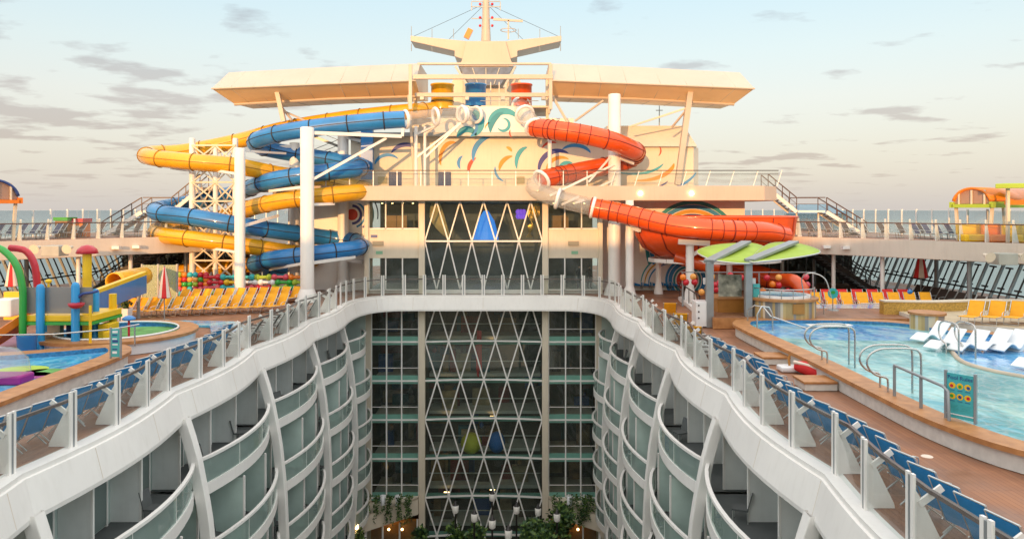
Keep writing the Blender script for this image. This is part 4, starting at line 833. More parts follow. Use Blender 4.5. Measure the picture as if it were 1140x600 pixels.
colp(701, 224, 53.2, 9, 'short white column under the first bend of the lower red tube', [((701, 252), 53.2, (712, 256), 52.2, .25)])
colp(768, 268, 51.2, 9, 'white column under the ribbed middle of the lower red tube', [((755, 269), 51, (790, 271), 50.8, .3), ((768, 285), 51.2, (785, 276), 51.5, .2)])
colp(733, 286, 56, 6, 'short white column with a flared foot under the left edge of the red bowl')
colp(812, 286, 56.5, 6.5, 'white column under the middle of the red bowl behind the lime canopy')
for px, pt, wd, lab in ((214, 155, 6.5, 'slim white column at the left corner of the bolted steel tower'), (240, 164, 5.5, 'slim white column in the middle of the bolted steel tower'), (262, 155, 6, 'slim white column at the right corner of the bolted steel tower')):
    colp(px, pt, 55.5, wd, lab, base=False)
for px, wd, lab in ((473, 3.2, 'thin white pole at the left of the gallery wall carrying the clear rings'), (463, 4, 'thin white pole carrying the end of the blue slide')):
    Y = 55.5; column((XA(px, Y), Y, ZD), wd / 2 * Y / F, ZA(142, Y) - ZD, lab, [(W(px, 150, Y), W(487, 139, 54.6), .12), (W(px, 176, Y), W(513, 137, 55.3), .12)], False)
Y = 55; column((XA(612, Y), Y, ZD), 2.2 * Y / F, ZA(154, Y) - ZD, 'thin white pole under the upper red tube on the gallery', [], False)
t = thing('brace_tower', 'cross braced steel tower between the slim white columns', 'tower', (XA(238, 55.5), 55.5, 0), w=True)
m = MB(); cs = [(214, 55.3), (240, 55.3), (262, 55.3)]; lv = [162, 182, 203, 224, 246, 268, 290, 312]
for (a, ya), (b, yb) in zip(cs, cs[1:]):
    for z0, z1 in zip(lv, lv[1:]):
        m.bar(W(a, z0, ya), W(b, z1, yb), .10, .10); m.bar(W(b, z0, yb), W(a, z1, ya + .13), .10, .10); m.bar(W(a, z0, ya), W(b, z0, yb), .12, .12)
    for z0, z1 in zip(lv[::2], lv[2::2]): m.bar(W(a, z0, 56.5), W(b, z1, 56.5), .1, .1); m.bar(W(b, z0, 56.6), W(a, z1, 56.6), .1, .1)
for z0 in lv: m.bar(W(214, z0, 55.3), W(214, z0, 56.5), .1, .1); m.bar(W(262, z0, 55.3), W(262, z0, 56.5), .1, .1)
m.build('bracing', M['cream'], t)
m = MB()
for px in (216, 262):
    p = W(px, 250, 56.5); m.cyl((p.x, 56.5, 0), (p.x, 56.5, ZA(160, 56.5)), .14, n=8)
m.build('rear_post', M['white'], t)
for a, b in (((166, 181), (200, 184)), ((190, 187), (214, 190)), ((190, 186), (240, 190))): m = MB(); m.bar(W(*a, 54.6), W(*b, 54.8 if b[0] < 210 else 55.4), .16, .22); m.build('arm', M['white'], t)
def stair(name, lab, a, b, width, vec, n, mt='dark', landing=None, rails=True, base=None):
    a = Vector(a); b = Vector(b); vec = Vector(vec).normalized() * width
    t = thing(name, lab, 'stairs', a, w=True); m = MB(); d = b - a
    for k in range(n):
        p = a + d * (k + .5) / n; h = Vector((d.x, d.y, 0)) / n * .62
        m.slab([p - h, p + h, p + h + vec, p - h + vec], (0, 0, .06), 1)
    for o in (0, 1): m.bar(a + vec * o - Vector((0, 0, .12)), b + vec * o - Vector((0, 0, .12)), .07, .28)
    m.build('flight', [M[mt], M['grey']], t)
    for o in (0, 1):
        m = MB(); up = Vector((0, 0, 1.0)); m.bar(a + vec * o + up, b + vec * o + up, .08, .07); m.bar(a + vec * o + up * .5, b + vec * o + up * .5, .03, .03)
        for k in range(5): p = a + vec * o + d * k / 4; m.bar(p, p + up, .05, .05)
        m.build('handrail', M['rail'] if mt != 'dark' else M['dark'], t)
    return t
DZ = 4.4
for sg, wd in ((-1, 'left'), (1, 'right')):
    stair('deck_stairs', 'open stairs with brown handrails rising from the %s side deck towards the gallery' % wd, (sg * 29.5, 57, DZ), (sg * 26.4, 57, DZ + 1.9), 1.6, (0, 1, 0), 10, 'white')
    t = thing('stair_landing', 'pale half landing joining the two %s gallery stairs' % wd, 'landing', (sg * 25, 57, DZ + 1.8), w=True)
    m = MB(); x0, x1 = sorted((sg * 26.3, sg * 24.2)); m.box(x0, 57, DZ + 1.75, x1, 58.6, DZ + 1.9); m.build('platform', M['white'], t)
    m = MB()
    for y in (57, 58.6): m.bar((x0, y, DZ + 2.9), (x1, y, DZ + 2.9), .08, .07); m.bar((x0, y, DZ + 2.4), (x1, y, DZ + 2.4), .03, .03)
    m.build('handrail', M['rail'], t)
    m = MB()
    for x in (x0 + .2, x1 - .2): m.cyl((x, 57.8, DZ), (x, 57.8, DZ + 1.76), .07, n=8)
    m.build('post', M['white'], t)
    stair('deck_stairs', 'upper stairs with thin brown handrails from the %s half landing to the gallery' % wd, (sg * 24.1, 57, DZ + 1.9), (sg * 21.9, 57, ZD), 1.6, (0, 1, 0), 8, 'white')
    stair('deck_stairs', 'dark open stairs under the %s side deck rising from the pool deck' % wd, (sg * 30.0, 55.5, 0), (sg * 24.8, 55.5, DZ - .9), 2.6, (0, 1, 0), 15, 'dark')
    stair('deck_stairs', 'second dark flight behind the stairs under the %s side deck' % wd, (sg * 31.0, 59.5, 0), (sg * 26.0, 59.5, DZ - .9), 2.6, (0, 1, 0), 15, 'dark')
# ================================================================== SIDE DECKS
EDGE = [(19, 59.8), (20.4, 56.2), (22.9, 53.8), (26, 50.6), (29, 47), (31.6, 43.6), (33, 41)]
for sg, wd in ((-1, 'left'), (1, 'right')):
    t = thing('side_deck', 'cream raised deck with rounded fascia above the %s side of the pool deck' % wd, 'deck', (sg * 27, 55, DZ), w=True)
    poly = [(sg * x, y) for x, y in EDGE] + [(sg * 33.2, 78), (sg * 19, 78)]
    m = MB(); m.prism(poly, DZ - 1.2, DZ, 0, 1); m.build('deck_slab', [M['fascia'], M['deck']], t, bev=.04)
    for k, (x, y) in enumerate(((27.3, 50.2), (30.8, 46.3), (25.2, 53), (23, 57), (32, 52), (27.5, 62))): m = MB(); m.cyl((sg * x, y, 0), (sg * x, y, DZ - 1.2), .14, n=10); m.build('prop', M['white'] if k in (0, 2) else M['grey'], t)
    for x, y in ((24.3, 52.2), (25.2, 51.2)): m = MB(); m.box(sg * x - .25, y - .25, DZ - .75, sg * x + .25, y + .1, DZ - .55); m.build('floodlight', M['white'], t)
    # loudspeaker cluster hung on the fascia
    px, py = (57, 279) if sg < 0 else (1121, 288); Ysp = 45.4 if sg < 0 else 42
    s_ = thing('loudspeaker_cluster', 'grey box loudspeaker with two horn speakers on the fascia of the %s side deck' % wd, 'loudspeaker', W(px, py, Ysp), w=True); p = W(px, py, Ysp)
    m = MB(); m.box(p.x - .55, p.y - .15, p.z - .35, p.x + .55, p.y + .9, p.z + .3); m.build('cabinet', mat('speaker_grey%d' % (sg + 1), (.42, .42, .37), .6), s_, bev=.03)
    for d in (-1.0, 1.0): m = MB(); q = p + Vector((d, 0, .1)); m.tube([q + Vector((0, .5, .1)), q + Vector((0, .2, .05)), q + Vector((0, -.1, -.02))], [.08, .14, .30], 12); m.build('horn', M['cream'], s_)
    # railing on the deck edge
    t = thing('deck_railing', 'glass railing with white fin posts along the %s side deck edge' % wd, 'railing', (sg * 27, 50, DZ), w=True)
    e = EDGE[1:]; L_ = 0; pts = []
    for (a, b) in zip(e, e[1:]):
        A = Vector((sg * a[0], a[1], DZ)); B = Vector((sg * b[0], b[1], DZ)); n = max(1, round((B - A).length / 1.55))
        for k in range(n): pts.append((A.lerp(B, k / n), (B - A).normalized()))
    for p, d in pts:
        nn = Vector((-d.y, d.x, 0)) * (1 if sg > 0 else -1); nn = nn if nn.y > 0 else -nn
        q = p + nn * .15; m = MB()
        m.slab([q - d * .035, q + d * .035, q + d * .035 + Vector((0, 0, 1.35)), q - d * .035 + Vector((0, 0, 1.35))], nn * .12)
        m.slab([q + nn * .12, q + nn * .55, q + nn * .2 + Vector((0, 0, 1.0)), q + nn * .12 + Vector((0, 0, 1.15))], d * .05); m.build('post', M['white'], t)
    rl = MB(); gl = MB()
    for (p, d), (p2, d2) in zip(pts, pts[1:]):
        o = Vector((0, .18, 0)); rl.bar(p + o + Vector((0, 0, 1.08)), p2 + o + Vector((0, 0, 1.08)), .07, .07); gl.add([p + o + Vector((0, 0, .1)), p2 + o + Vector((0, 0, .1)), p2 + o + Vector((0, 0, 1.3)), p + o + Vector((0, 0, 1.3))], [(0, 1, 2, 3)])
    rl.build('handrail', M['rail'], t); gl.build('glass_panel', M['g_rail'], t, fix=False)
    # windbreak along the outer ship side
    t = thing('windbreak', 'tall pale glass windbreak with white posts on the outer edge of the %s side deck' % wd, 'windbreak', (sg * 33, 60, DZ), w=True)
    g = MB()
    for k in range(18): y = 41.5 + 2.1 * k; m = MB(); m.box(sg * 32.9 - .06, y - .05, DZ, sg * 32.9 + .06, y + .05, DZ + 2.0); m.build('post', M['white'], t)
    for k in range(11): x = 20 + 1.2 * k; m = MB(); m.box(sg * x - .05, 77.4, DZ, sg * x + .05, 77.5, DZ + 2.0); m.build('post', M['white'], t)
    g.add([(sg * 32.9, 41.5, DZ + .1), (sg * 32.9, 77.4, DZ + .1), (sg * 32.9, 77.4, DZ + 1.9), (sg * 32.9, 41.5, DZ + 1.9)], [(0, 1, 2, 3)]); g.add([(sg * 20, 77.45, DZ + .1), (sg * 32.9, 77.45, DZ + .1), (sg * 32.9, 77.45, DZ + 1.9), (sg * 20, 77.45, DZ + 1.9)], [(0, 1, 2, 3)])
    g.build('glass_panel', M['g_side'], t, fix=False)
    # slanted glazing of the ship side under that deck
    t = thing('slanted_glazing', 'row of leaning dark framed windows on the ship side under the %s deck' % wd, 'windows', (sg * 32, 55, 0), w=True)
    b0, t0 = sg * 31.9, sg * 33.1; fr = MB(); zt_ = DZ - 1.2; g = MB()
    for k in range(32):
        y = 28 + 1.55 * k; m = MB(); m.bar((b0, y, 0), (t0, y - .25, zt_), .16, .16); m.build('mullion', M['yellow_trim'] if False else (M['wing'] if sg < 0 else M['grey']), t)  # left mullions take a paler skin, sunlight put into their colour
        fr.bar((b0 + sg * .22, y + .7, .7), (t0 - sg * .25, y + .5, zt_ - .5), .08, .08); fr.bar((t0 - sg * .2, y + .35, zt_ - .45), (t0 - sg * .2, y + .95, zt_ - .45), .1, .1); fr.bar((b0 + sg * .45, y + .35, 1.5), (b0 + sg * .45, y + .9, 1.5), .1, .1)
    for z_ in (.05, 1.25, zt_ - .1): x = b0 + (t0 - b0) * z_ / zt_ - sg * .1; fr.bar((x, 28, z_), (x, 78, z_), .08, .10)
    fr.build('frame', M['dark'], t)
    g.add([(b0, 28, 0), (b0, 78, 0), (t0, 78, zt_), (t0, 28, zt_)], [(0, 1, 2, 3)]); g.build('pane', M['g_side'], t, fix=False)
    # the dark lounge wall under the deck
    t = thing('lounge_wall', 'dark glazed lounge wall in the shade under the %s side deck' % wd, 'wall', (sg * 24, 62, 0), w=True)
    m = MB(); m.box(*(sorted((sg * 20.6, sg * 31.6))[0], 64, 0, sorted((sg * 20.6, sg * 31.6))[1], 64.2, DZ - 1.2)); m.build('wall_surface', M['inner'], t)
    m = MB()
    for k in range(7): x = sg * (21.2 + 1.6 * k); m.box(x - .05, 63.9, 0, x + .05, 64, DZ - 1.2)
    m.build('frame', M['grey'], t)
    m = MB(); x0, x1 = sorted((sg * 20.8, sg * 31.4)); m.add([(x0, 63.95, .1), (x1, 63.95, .1), (x1, 63.95, 3.1), (x0, 63.95, 3.1)], [(0, 1, 2, 3)]); m.build('pane', M['g_atr'], t, fix=False)
# railings on the well parapet --------------------------------------------------------------
def fin_railing(lab, pts, near):
    t = thing('glass_railing', lab, 'railing', pts[0][0], group=None, w=True); H = 1.5
    rl = MB(); cap = MB()
    for i, (p, d, nn) in enumerate(pts):
        m = MB(); q = p + nn * .28
        for o in (-.085, .085): m.slab([q + d * (o - .045), q + d * (o + .045), q + d * (o + .045) + Vector((0, 0, H)), q + d * (o - .045) + Vector((0, 0, H))], nn * .06)
        ps = m.build('post', M['white'], t)
        m = MB(); m.slab([q + d * -.03, q + d * .03, q + d * .03 + Vector((0, 0, H - .04)), q + d * -.03 + Vector((0, 0, H - .04))], nn * .05); m.build('gasket', M['grey'], ps)
        if near:
            m = MB(); b = q + nn * .07; m.slab([b, b + nn * .62, b + nn * .60 + Vector((0, 0, .1)), b + nn * .16 + Vector((0, 0, 1.0)), b + Vector((0, 0, 1.25))], d * .04)
            m.bar(b + nn * .12 + Vector((0, 0, .9)), b + nn * .55 + Vector((0, 0, 1.22)), .05, .13); m.build('fin', M['white'], ps)
        if i:
            p0, d0, n0 = pts[i - 1]; a = p0 + n0 * .31; b = q + nn * .03
            g = MB(); g.add([a + Vector((0, 0, .06)), b + Vector((0, 0, .06)), b + Vector((0, 0, H - .06)), a + Vector((0, 0, H - .06))], [(0, 1, 2, 3)]); g.build('glass_panel', M['g_rail'], t, fix=False)
            rl.bar(a + n0 * .36 + Vector((0, 0, 1.15)), b + nn * .36 + Vector((0, 0, 1.15)), .08, .08)
    rl.build('handrail', M['rail'], t); return t
side = []
for i in range(2, len(KINK) - 1):
    a, b = KINK[i:i + 2]
    for k in range(4): Y = a + (b - a) * k / 4; side.append((wb(Y), Y))
for sg, wd in ((-1, 'left'), (1, 'right')):
    pts = []
    for i, (x, y) in enumerate(side):
        x2, y2 = side[min(i + 1, len(side) - 1)]; x1, y1 = side[max(0, i - 1)]; d = Vector((sg * (x2 - x1), y2 - y1, 0)).normalized(); pts.append((Vector((sg * x, y, 0)), d, Vector((sg, 0, 0))))
    fin_railing('glass railing with paired white posts and fins on the %s edge of the well' % wd, pts, True)
fr_ = [(p, n) for p, n in RIM if p[1] > 49.1]
pl = [Vector((p[0], p[1], 0)) for p, n in fr_]; dl = [0]
for a, b in zip(pl, pl[1:]): dl.append(dl[-1] + (b - a).length)
n = int(dl[-1] / 1.42); pts = []
for k in range(n + 1):
    s_ = dl[-1] * k / n; i = max(j for j in range(len(dl)) if dl[j] <= s_ + 1e-6); i = min(i, len(pl) - 2); f = (s_ - dl[i]) / (dl[i + 1] - dl[i])
    p = pl[i].lerp(pl[i + 1], f); d = (pl[i + 1] - pl[i]).normalized(); n_ = Vector((*fr_[i][1], 0)).lerp(Vector((*fr_[i + 1][1], 0)), f).normalized(); pts.append((p, d, n_))
fin_railing('glass railing with slim white posts across the far end of the well', pts, False)
# unseen house added behind the camera to shade lower decks, shows in glass
t = thing('after_house', 'white ship superstructure behind the viewpoint with rows of windows', 'building', (0, -37, 0), w=True)
m = MB(); m.box(-36, -44, -20, 36, -30, HOUSE_Z); m.build('wall', M['cream'], t)
for k in range(3): m = MB(); m.box(-31, -30, 2 + 3.6 * k, 31, -29.95, 4.2 + 3.6 * k); m.build('window', M['g_cabin'], t)
# stair tower behind the right-hand turns of the blue slide
t = thing('stair_tower', 'dark open stair tower behind the right-hand turns of the blue slide', 'stairs', (XA(362, 59.5), 59.5, 0), w=True)
m = MB(); zl = [.2 + 1.1 * k for k in range(12)]
for k, (z0, z1) in enumerate(zip(zl, zl[1:])):
    xa, xb = (XA(346, 59), XA(384, 59)) if k % 2 else (XA(384, 59), XA(346, 59))
    for j in range(7): f = (j + .5) / 7; x = xa + (xb - xa) * f; m.box(x - .17, 59.05, z0 + (z1 - z0) * f, x + .17, 60.2, z0 + (z1 - z0) * f + .05)
    m.bar((xa, 59, z0), (xb, 59, z1), .06, .2)
m.build('flight', M['grey'], t)
m = MB()
for k, (z0, z1) in enumerate(zip(zl, zl[1:])):
    xa, xb = (XA(346, 59), XA(384, 59)) if k % 2 else (XA(384, 59), XA(346, 59))
    for h in (.5, .95): m.bar((xa, 58.96, z0 + h), (xb, 58.96, z1 + h), .04, .04)
m.build('handrail', M['dark'], t)
for px in (345, 385): m = MB(); m.box(XA(px, 59) - .08, 59.4, 0, XA(px, 59) + .08, 59.6, 13.4); m.build('post', M['grey'], t)
# ================================================================== POOLS
def offset_in(poly, d):      # moves a counter-clockwise outline inwards
    n = len(poly); out = []
    for i in range(n):
        a, b, c = Vector(poly[i - 1]), Vector(poly[i]), Vector(poly[(i + 1) % n])
        t = ((b - a).normalized() + (c - b).normalized()).normalized(); out.append((b.x - t.y * d, b.y + t.x * d))
    return out
def closed_spline(pts, step=.5):
    P = [Vector((*p, 0)) for p in pts]; n = len(P); out = []
    for i in range(n):
        a, b, c, d = P[i - 1], P[i], P[(i + 1) % n], P[(i + 2) % n]; k_ = max(2, int((c - b).length / step))
        for k in range(k_):
            t = k / k_; q = .5 * (2 * b + (c - a) * t + (2 * a - 5 * b + 4 * c - d) * t * t + (3 * b - a - 3 * c + d) * t ** 3); out.append((q.x, q.y))
    return out
def closed_spline3(P, step):
    n = len(P); out = []
    for i in range(n):
        a, b, c, d = P[i - 1], P[i], P[(i + 1) % n], P[(i + 2) % n]; k_ = max(2, int((c - b).length / step))
        for k in range(k_):
            t = k / k_; out.append(.5 * (2 * b + (c - a) * t + (2 * a - 5 * b + 4 * c - d) * t * t + (3 * b - a - 3 * c + d) * t ** 3))
    return out
def basin(name, lab, outer, z, wd, zw, wat, cat='pool', wall='tile'):
    ar = sum(outer[i - 1][0] * outer[i][1] - outer[i][0] * outer[i - 1][1] for i in range(len(outer)))
    if ar < 0: outer = outer[::-1]
    inner = offset_in(outer, wd); o2 = offset_in(outer, .14); n = len(outer)
    c = (sum(p[0] for p in outer) / n, sum(p[1] for p in outer) / n, 0); t = thing(name, lab, cat, c, w=True)
    m = MB(); v = [(x, y, z - .14) for x, y in outer] + [(x, y, z) for x, y in outer] + [(x, y, z) for x, y in inner] + [(x, y, z - .3) for x, y in inner]
    for i in range(n):
        j = (i + 1) % n
        for k in range(3): m.f.append((k * n + i, k * n + j, (k + 1) * n + j, (k + 1) * n + i)); m.m.append(1 if k == 2 else 0); m.s.append(False)
    m.v = v; m.build('coping', [M['coping'], M['tband']], t)
    m = MB(); v = [(x, y, 0) for x, y in o2] + [(x, y, z - .135) for x, y in o2] + [(x, y, z - .135) for x, y in outer]
    for i in range(n):
        j = (i + 1) % n
        for k in range(2): m.f.append((k * n + i, k * n + j, (k + 1) * n + j, (k + 1) * n + i)); m.m.append(0); m.s.append(False)
    m.v = v; m.build('pool_wall', M[wall], t)
    m = MB(); wv = offset_in(outer, wd - .01); m.add([(x, y, zw) for x, y in wv], [tuple(range(n))])
    w_ = m.build('water', M[wat]); tag(w_, kind='structure'); w_.name = 'water'
    return t
# right pool
rp_ = closed_spline([(13.5, 38.0), (13.3, 35.4), (13.55, 28.6), (13.55, 24), (13.7, 20.1), (14.7, 17.4), (17.5, 15.6), (22, 15), (28.5, 15.2), (29.6, 18), (29.8, 29.5), (28.2, 33.4), (24.2, 35.4), (22.6, 38.2), (20, 39.3), (15, 39.4)])
basin('main_pool', 'large teal swimming pool with an orange brown wooden rim on the right deck', rp_, .60, .85, .44, 'pool')
m = MB(); q = closed_spline([(20.6, 31.0), (19.6, 28.2), (20.6, 25.8), (24, 24.2), (28.6, 23.4), (28.9, 29.2), (27.2, 32.6), (24, 34.4), (21.8, 33.8)]); m.prism(q, .2, .452, 0, 1)
wl = m.build('shallow_water', [M['tile'], M['ledge']]); tag(wl, kind='structure')
m = MB(); m.prism(closed_spline([(14.4, 36.0), (15.0, 34.2), (18.5, 33.6), (21.5, 34.0), (22.0, 36.5), (19.5, 38.3), (15.4, 38.4)]), .2, .448, 0, 0); tag(m.build('shallow_water', [M['ledge']]), kind='structure')
m = MB(); s_ = spline([(20.55, 31, .46), (19.6, 28.2, .46), (20.6, 25.8, .46), (24, 24.2, .46), (28.6, 23.4, .46)], .4); m.tube(s_, .10, 6); o = m.build('ledge_kerb', mat('kerb_sand', (.55, .45, .34), .6)); tag(o, 'sandy kerb along the shallow ledge of the right pool', 'kerb')
# raised deck beyond the pool, whirlpool, bar
t = thing('raised_terrace', 'raised brown wooden terrace between the right pool and the yellow loungers', 'terrace', (20, 43, 0), w=True)
m = MB(); m.prism([(12.9, 39.5), (14, 39.55), (26, 39.1), (28, 40.8), (28, 43.3), (13.5, 43.3)], 0, .60, 0, 1); m.build('platform', [M['coping'], M['deck']], t, bev=.02)
m = MB(); p = G(925, 362, .61); m.box(p.x - 1.1, p.y - .1, .602, p.x + 1.1, p.y + .45, .606); m.build('depth_tile', M['white'], t)
t = thing('splash_channel', 'low blue splash basin in front of the yellow lounger row on the right', 'basin', (21, 45, 0), w=True)
m = MB(); m.prism([(18.2, 43.4), (26.4, 43.4), (26.4, 46.6), (18.2, 46.6)], 0, .42); m.build('basin_wall', M['tile'], t); m = MB(); m.box(18.4, 43.6, .40, 26.2, 46.4, .43); tag(m.build('water', M['ledge']), kind='structure')
wx, wy, wz = XA(870, 40.6), 40.6, .60
t = thing('whirlpool', 'round raised whirlpool with a vertical striped wall and brown rim', 'whirlpool', (wx, wy, wz))
m = MB(); m.lathe([(1.78, 0), (1.78, .92)], (0, 0, 0), 40); m.build('striped_wall', stripes('stripe_wood', [(.45, .30, .12), (.62, .52, .38), (.30, .27, .24), (.55, .38, .16), (.20, .19, .18)], .075), t)
m = MB(); m.lathe([(1.9, .9), (1.9, 1.02), (1.5, 1.04), (1.45, .8)], (0, 0, 0), 40, sm=False); m.build('rim', M['coping'], t)
m = MB(); m.lathe([(1.52, 1.03), (1.50, 1.16), (1.3, 1.16), (1.25, .8)], (0, 0, 0), 40, sm=False); m.build('inner_shell', M['shellw'], t)
m = MB(); m.lathe([(0, 1.06), (1.3, 1.06)], (0, 0, 0), 40, sm=False); m.build('whirlpool_water', M['poolb'], t)
m = MB(); m.box(-.05, -1.84, .3, .55, -1.70, .82); m.build('hatch', M['brown'], t)
m = MB()
for k in range(9): a = R(-170 + 20 * k); m.cyl((1.7 * math.cos(a), 1.7 * math.sin(a), 1.0), (1.7 * math.cos(a), 1.7 * math.sin(a), 1.55), .025, n=6)
m.tube([(1.7 * math.cos(R(-170 + 8 * k)), 1.7 * math.sin(R(-170 + 8 * k)), 1.55) for k in range(21)], .03, 6); m.tube(spline([(1.4, .4, 1.1), (1.2, .2, 2.0), (1.6, 0, 2.3), (2.3, -.2, 2.0), (2.6, -.3, 1.0)], .15), .035, 6); m.build('handrail', M['steel'], t)
t = thing('pool_notice', 'small teal sign panel on the whirlpool edge', 'sign', W(840, 330, 40), w=True); m = MB(); p = W(842, 325, 40.2); m.box(p.x - .18, p.y - .05, .6, p.x + .18, p.y + .05, ZA(316, 40.2)); m.build('panel', M['teal'], t)
# bar with lime canopies
t = thing('shade_canopy', 'pair of lime leaf shaped sunshades on grey posts above the small deck bar', 'canopy', (XA(810, 41), 41, 0), w=True)
for px, top in ((790, 292), (833, 288)):
    x = XA(px, 40.1); m = MB(); m.box(x - .19, 39.95, 0, x + .19, 40.25, ZA(top, 40)); m.build('post', M['grey'], t, bev=.02)
for pa, pb, tipl, tipr in (((789, 292), (831, 272), 778, 870), ((834, 291), (884, 272), 815, 912)):
    m = MB(); m.bar(W(*pa, 40.0) + Vector((0, 0, .06)), W(*pb, 43.8) + Vector((0, 0, .14)), .6, .16); m.build('arm', M['grey'], t, bev=.02)
    A_ = ([(776, 280, 42), (786, 287, 40.7), (800, 291, 40), (838, 293, 39.9), (858, 282, 42.2), (842, 272, 44), (815, 271.5, 44), (792, 274, 43.3)] if tipl < 800 else [(834, 292, 40), (850, 292, 39.9), (878, 289, 40.3), (900, 285.5, 41.2), (913, 282, 42), (905, 277, 43.2), (884, 272, 44.2), (856, 273, 44)])
    P_ = [W(*q) + Vector((0, 0, .0 if tipl < 800 else .05)) for q in A_]; cc = sum(P_, Vector()) / len(P_) - Vector((0, 0, .12)); n_ = len(P_); ring = closed_spline3(P_, .35); mb = MB(); mb.add([cc] + [cc.lerp(p, .55) + Vector((0, 0, -.03)) for p in ring] + ring, [(0, 1 + k, 1 + (k + 1) % len(ring)) for k in range(len(ring))] + [(1 + k, 1 + len(ring) + k, 1 + len(ring) + (k + 1) % len(ring), 1 + (k + 1) % len(ring)) for k in range(len(ring))], 0, True)
    o = mb.build('sunshade', M['lime'], t); sd_ = o.modifiers.new('thick', 'SOLIDIFY'); sd_.thickness = .05
    m = MB(); m.tube(ring + [ring[0]], .05, 6); m.build('edge_tube', M['alu'], o)
t = thing('deck_bar', 'brown panelled bar counter with a glass top screen under the lime sunshades', 'bar', (XA(813, 41.6), 41.6, 0), w=True)
m = MB(); m.box(XA(799, 41.6), 41.6, 0, XA(829, 41.6), 43.4, ZA(333, 41.6)); m.build('counter', M['brown'], t, bev=.02)
m = MB(); m.box(XA(797, 41.6), 41.5, ZA(333, 41.6), XA(831, 41.6), 43.5, ZA(331.5, 41.6)); m.build('counter_top', M['coping'], t)
m = MB(); m.box(XA(801, 42), 42.2, ZA(331, 42), XA(827, 42), 42.23, ZA(306, 42)); m.build('screen', mat('etched_screen', (.40, .50, .42), .35, var=.8, scale=2.2, col2=(.72, .74, .66)), t)
for px in (785, 791, 834, 839): m = MB(); p = W(px, 313, 40.7); m.box(p.x - .09, p.y - .1, p.z - .17, p.x + .09, p.y + .1, p.z + .17); m.build('lantern', M['shellw'], t, bev=.02)
t = thing('drawer_cabinet', 'white cabinet with three dark knobs beside the deck bar', 'cabinet', (XA(782, 41), 41, 0), w=True)
m = MB(); m.box(XA(775, 40), 40, .05, XA(789.5, 40), 41, ZA(336, 40)); m.build('body', M['shellw'], t, bev=.02)
m = MB()
for py in (340, 347, 354): m.ball(W(778, py, 39.97), .05, 8)
m.build('knob', M['dark'], t)
t = thing('ramp', 'short glass sided ramp with a white kerb beside the bar cabinet', 'ramp', G(765, 345), w=True)
a, b = G(755, 334), G(777, 352); m = MB(); m.slab([a, b, b + Vector((0, 0, .25)), a + Vector((0, 0, .25))], (.25, .1, 0)); m.build('kerb', M['white'], t)
m = MB()
for k in range(5): p = a.lerp(b, k / 4) + Vector((.12, .05, .2)); m.cyl(p, p + Vector((0, 0, 1)), .03, n=6)
m.bar(a + Vector((.12, .05, 1.2)), b + Vector((.12, .05, 1.2)), .06, .06); m.build('handrail', M['dark'], t)
# ladders, pool signs and rails on the right pool ------------------------------------------
def ladder():
    t = thing('pool_ladder', 'x', 'ladder', group='steel ladders of the right pool')
    for y in (-.32, .32):
        m = MB(); m.tube(spline([(.12, y, 0), (.12, y, .34), (.06, y, .46), (-.2, y, .52), (-.42, y, .68), (-.52, y, .92), (-.42, y, 1.18), (-.15, y, 1.34), (.2, y, 1.38), (.85, y, 1.38), (1.06, y, 1.28), (1.12, y, 1.02), (1.12, y, -.4)], .07), .036, 8); m.build('rail', M['steel'], t)
    m = MB(); m.box(.9, -.3, -.22, 1.18, .3, -.18); m.build('tread', M['steel'], t); return t
ld = Repeat(ladder())
p = G(872, 394, .6); ld.put((13.95, 28.2, .6), R(-6), 'curved steel pool ladder on the wooden rim, farther from the long grab rail')
ld.put((14.0, 23.8, .6), R(-6), 'curved steel pool ladder on the wooden rim, next to the long grab rail')
ld.put((20.4, 30.6, .40), R(-95), 'steel pool ladder standing in the water by the white in-pool loungers')
def rail_thing(lab, pts, posts, r=.035, mt='steel', name='grab_rail'):
    t = thing(name, lab, 'handrail', pts[0], w=True); m = MB(); m.tube(pts, r, 8); m.build('rail', M[mt], t)
    for p, h in posts: m = MB(); m.cyl(p, Vector(p) + Vector((0, 0, h)), r * 1.1, n=8); m.build('post', M[mt], t)
rail_thing('long steel grab rail on the pool rim between the ladder and the pool sign', [(14.05, 23.0, 1.55), (14.1, 20.5, 1.5), (14.15, 20.35, 1.4), (14.15, 20.3, .6)], [((14.05, 23.0, .6), .95), ((14.1, 21.6, .6), .9)], .045, 'grey')
rail_thing('steel grab rail at the near corner of the right pool, cut by the picture edge', [(16.2, 17.0, 1.5), (14.75, 17.2, 1.2), (14.66, 17.2, 1.1), (14.66, 17.2, .0)], [], .045)
rail_thing('curved steel handrail at the far left corner of the right pool', [W(832, 362, 38.5), W(833, 345, 38.5), W(840, 340, 38.3), W(850, 342, 38), W(858, 352, 37.5), W(905, 368, 36.8)], [], .04)
rail_thing('arched steel handrail beside the whirlpool steps', [W(843, 376, 36.2), W(843, 350, 36.2), W(848, 341, 36.2), W(856, 342, 36.2), W(860, 350, 36.2), W(860, 378, 36.2)], [], .04)
rail_thing('steel step rail at the end of the splash basin by the mustard wall', [W(958, 338, 42), W(1002, 338, 42), W(1012, 350, 41), W(1010, 358, 40.6), W(1002, 358, 40.5)], [], .03)
rail_thing('steel handrail running down from the whirlpool to the terrace', [W(858, 331, 40.5), W(905, 331, 41), W(917, 341, 41), W(917, 357, 41)], [], .035)
t = thing('pool_sign', 'teal pool rules sign with six round yellow symbols on dark posts at the pool edge', 'sign', G(1069, 467, .6), w=True)
A, B = G(1053, 465, .6), G(1086, 472, .6); d = (B - A).normalized(); nn = Vector((d.y, -d.x, 0)); hgt = 1.28
for q in (A, B): m = MB(); m.bar(q, q + Vector((0, 0, hgt + .06)), .09, .06, up=d); m.build('post', M['grey'], t)
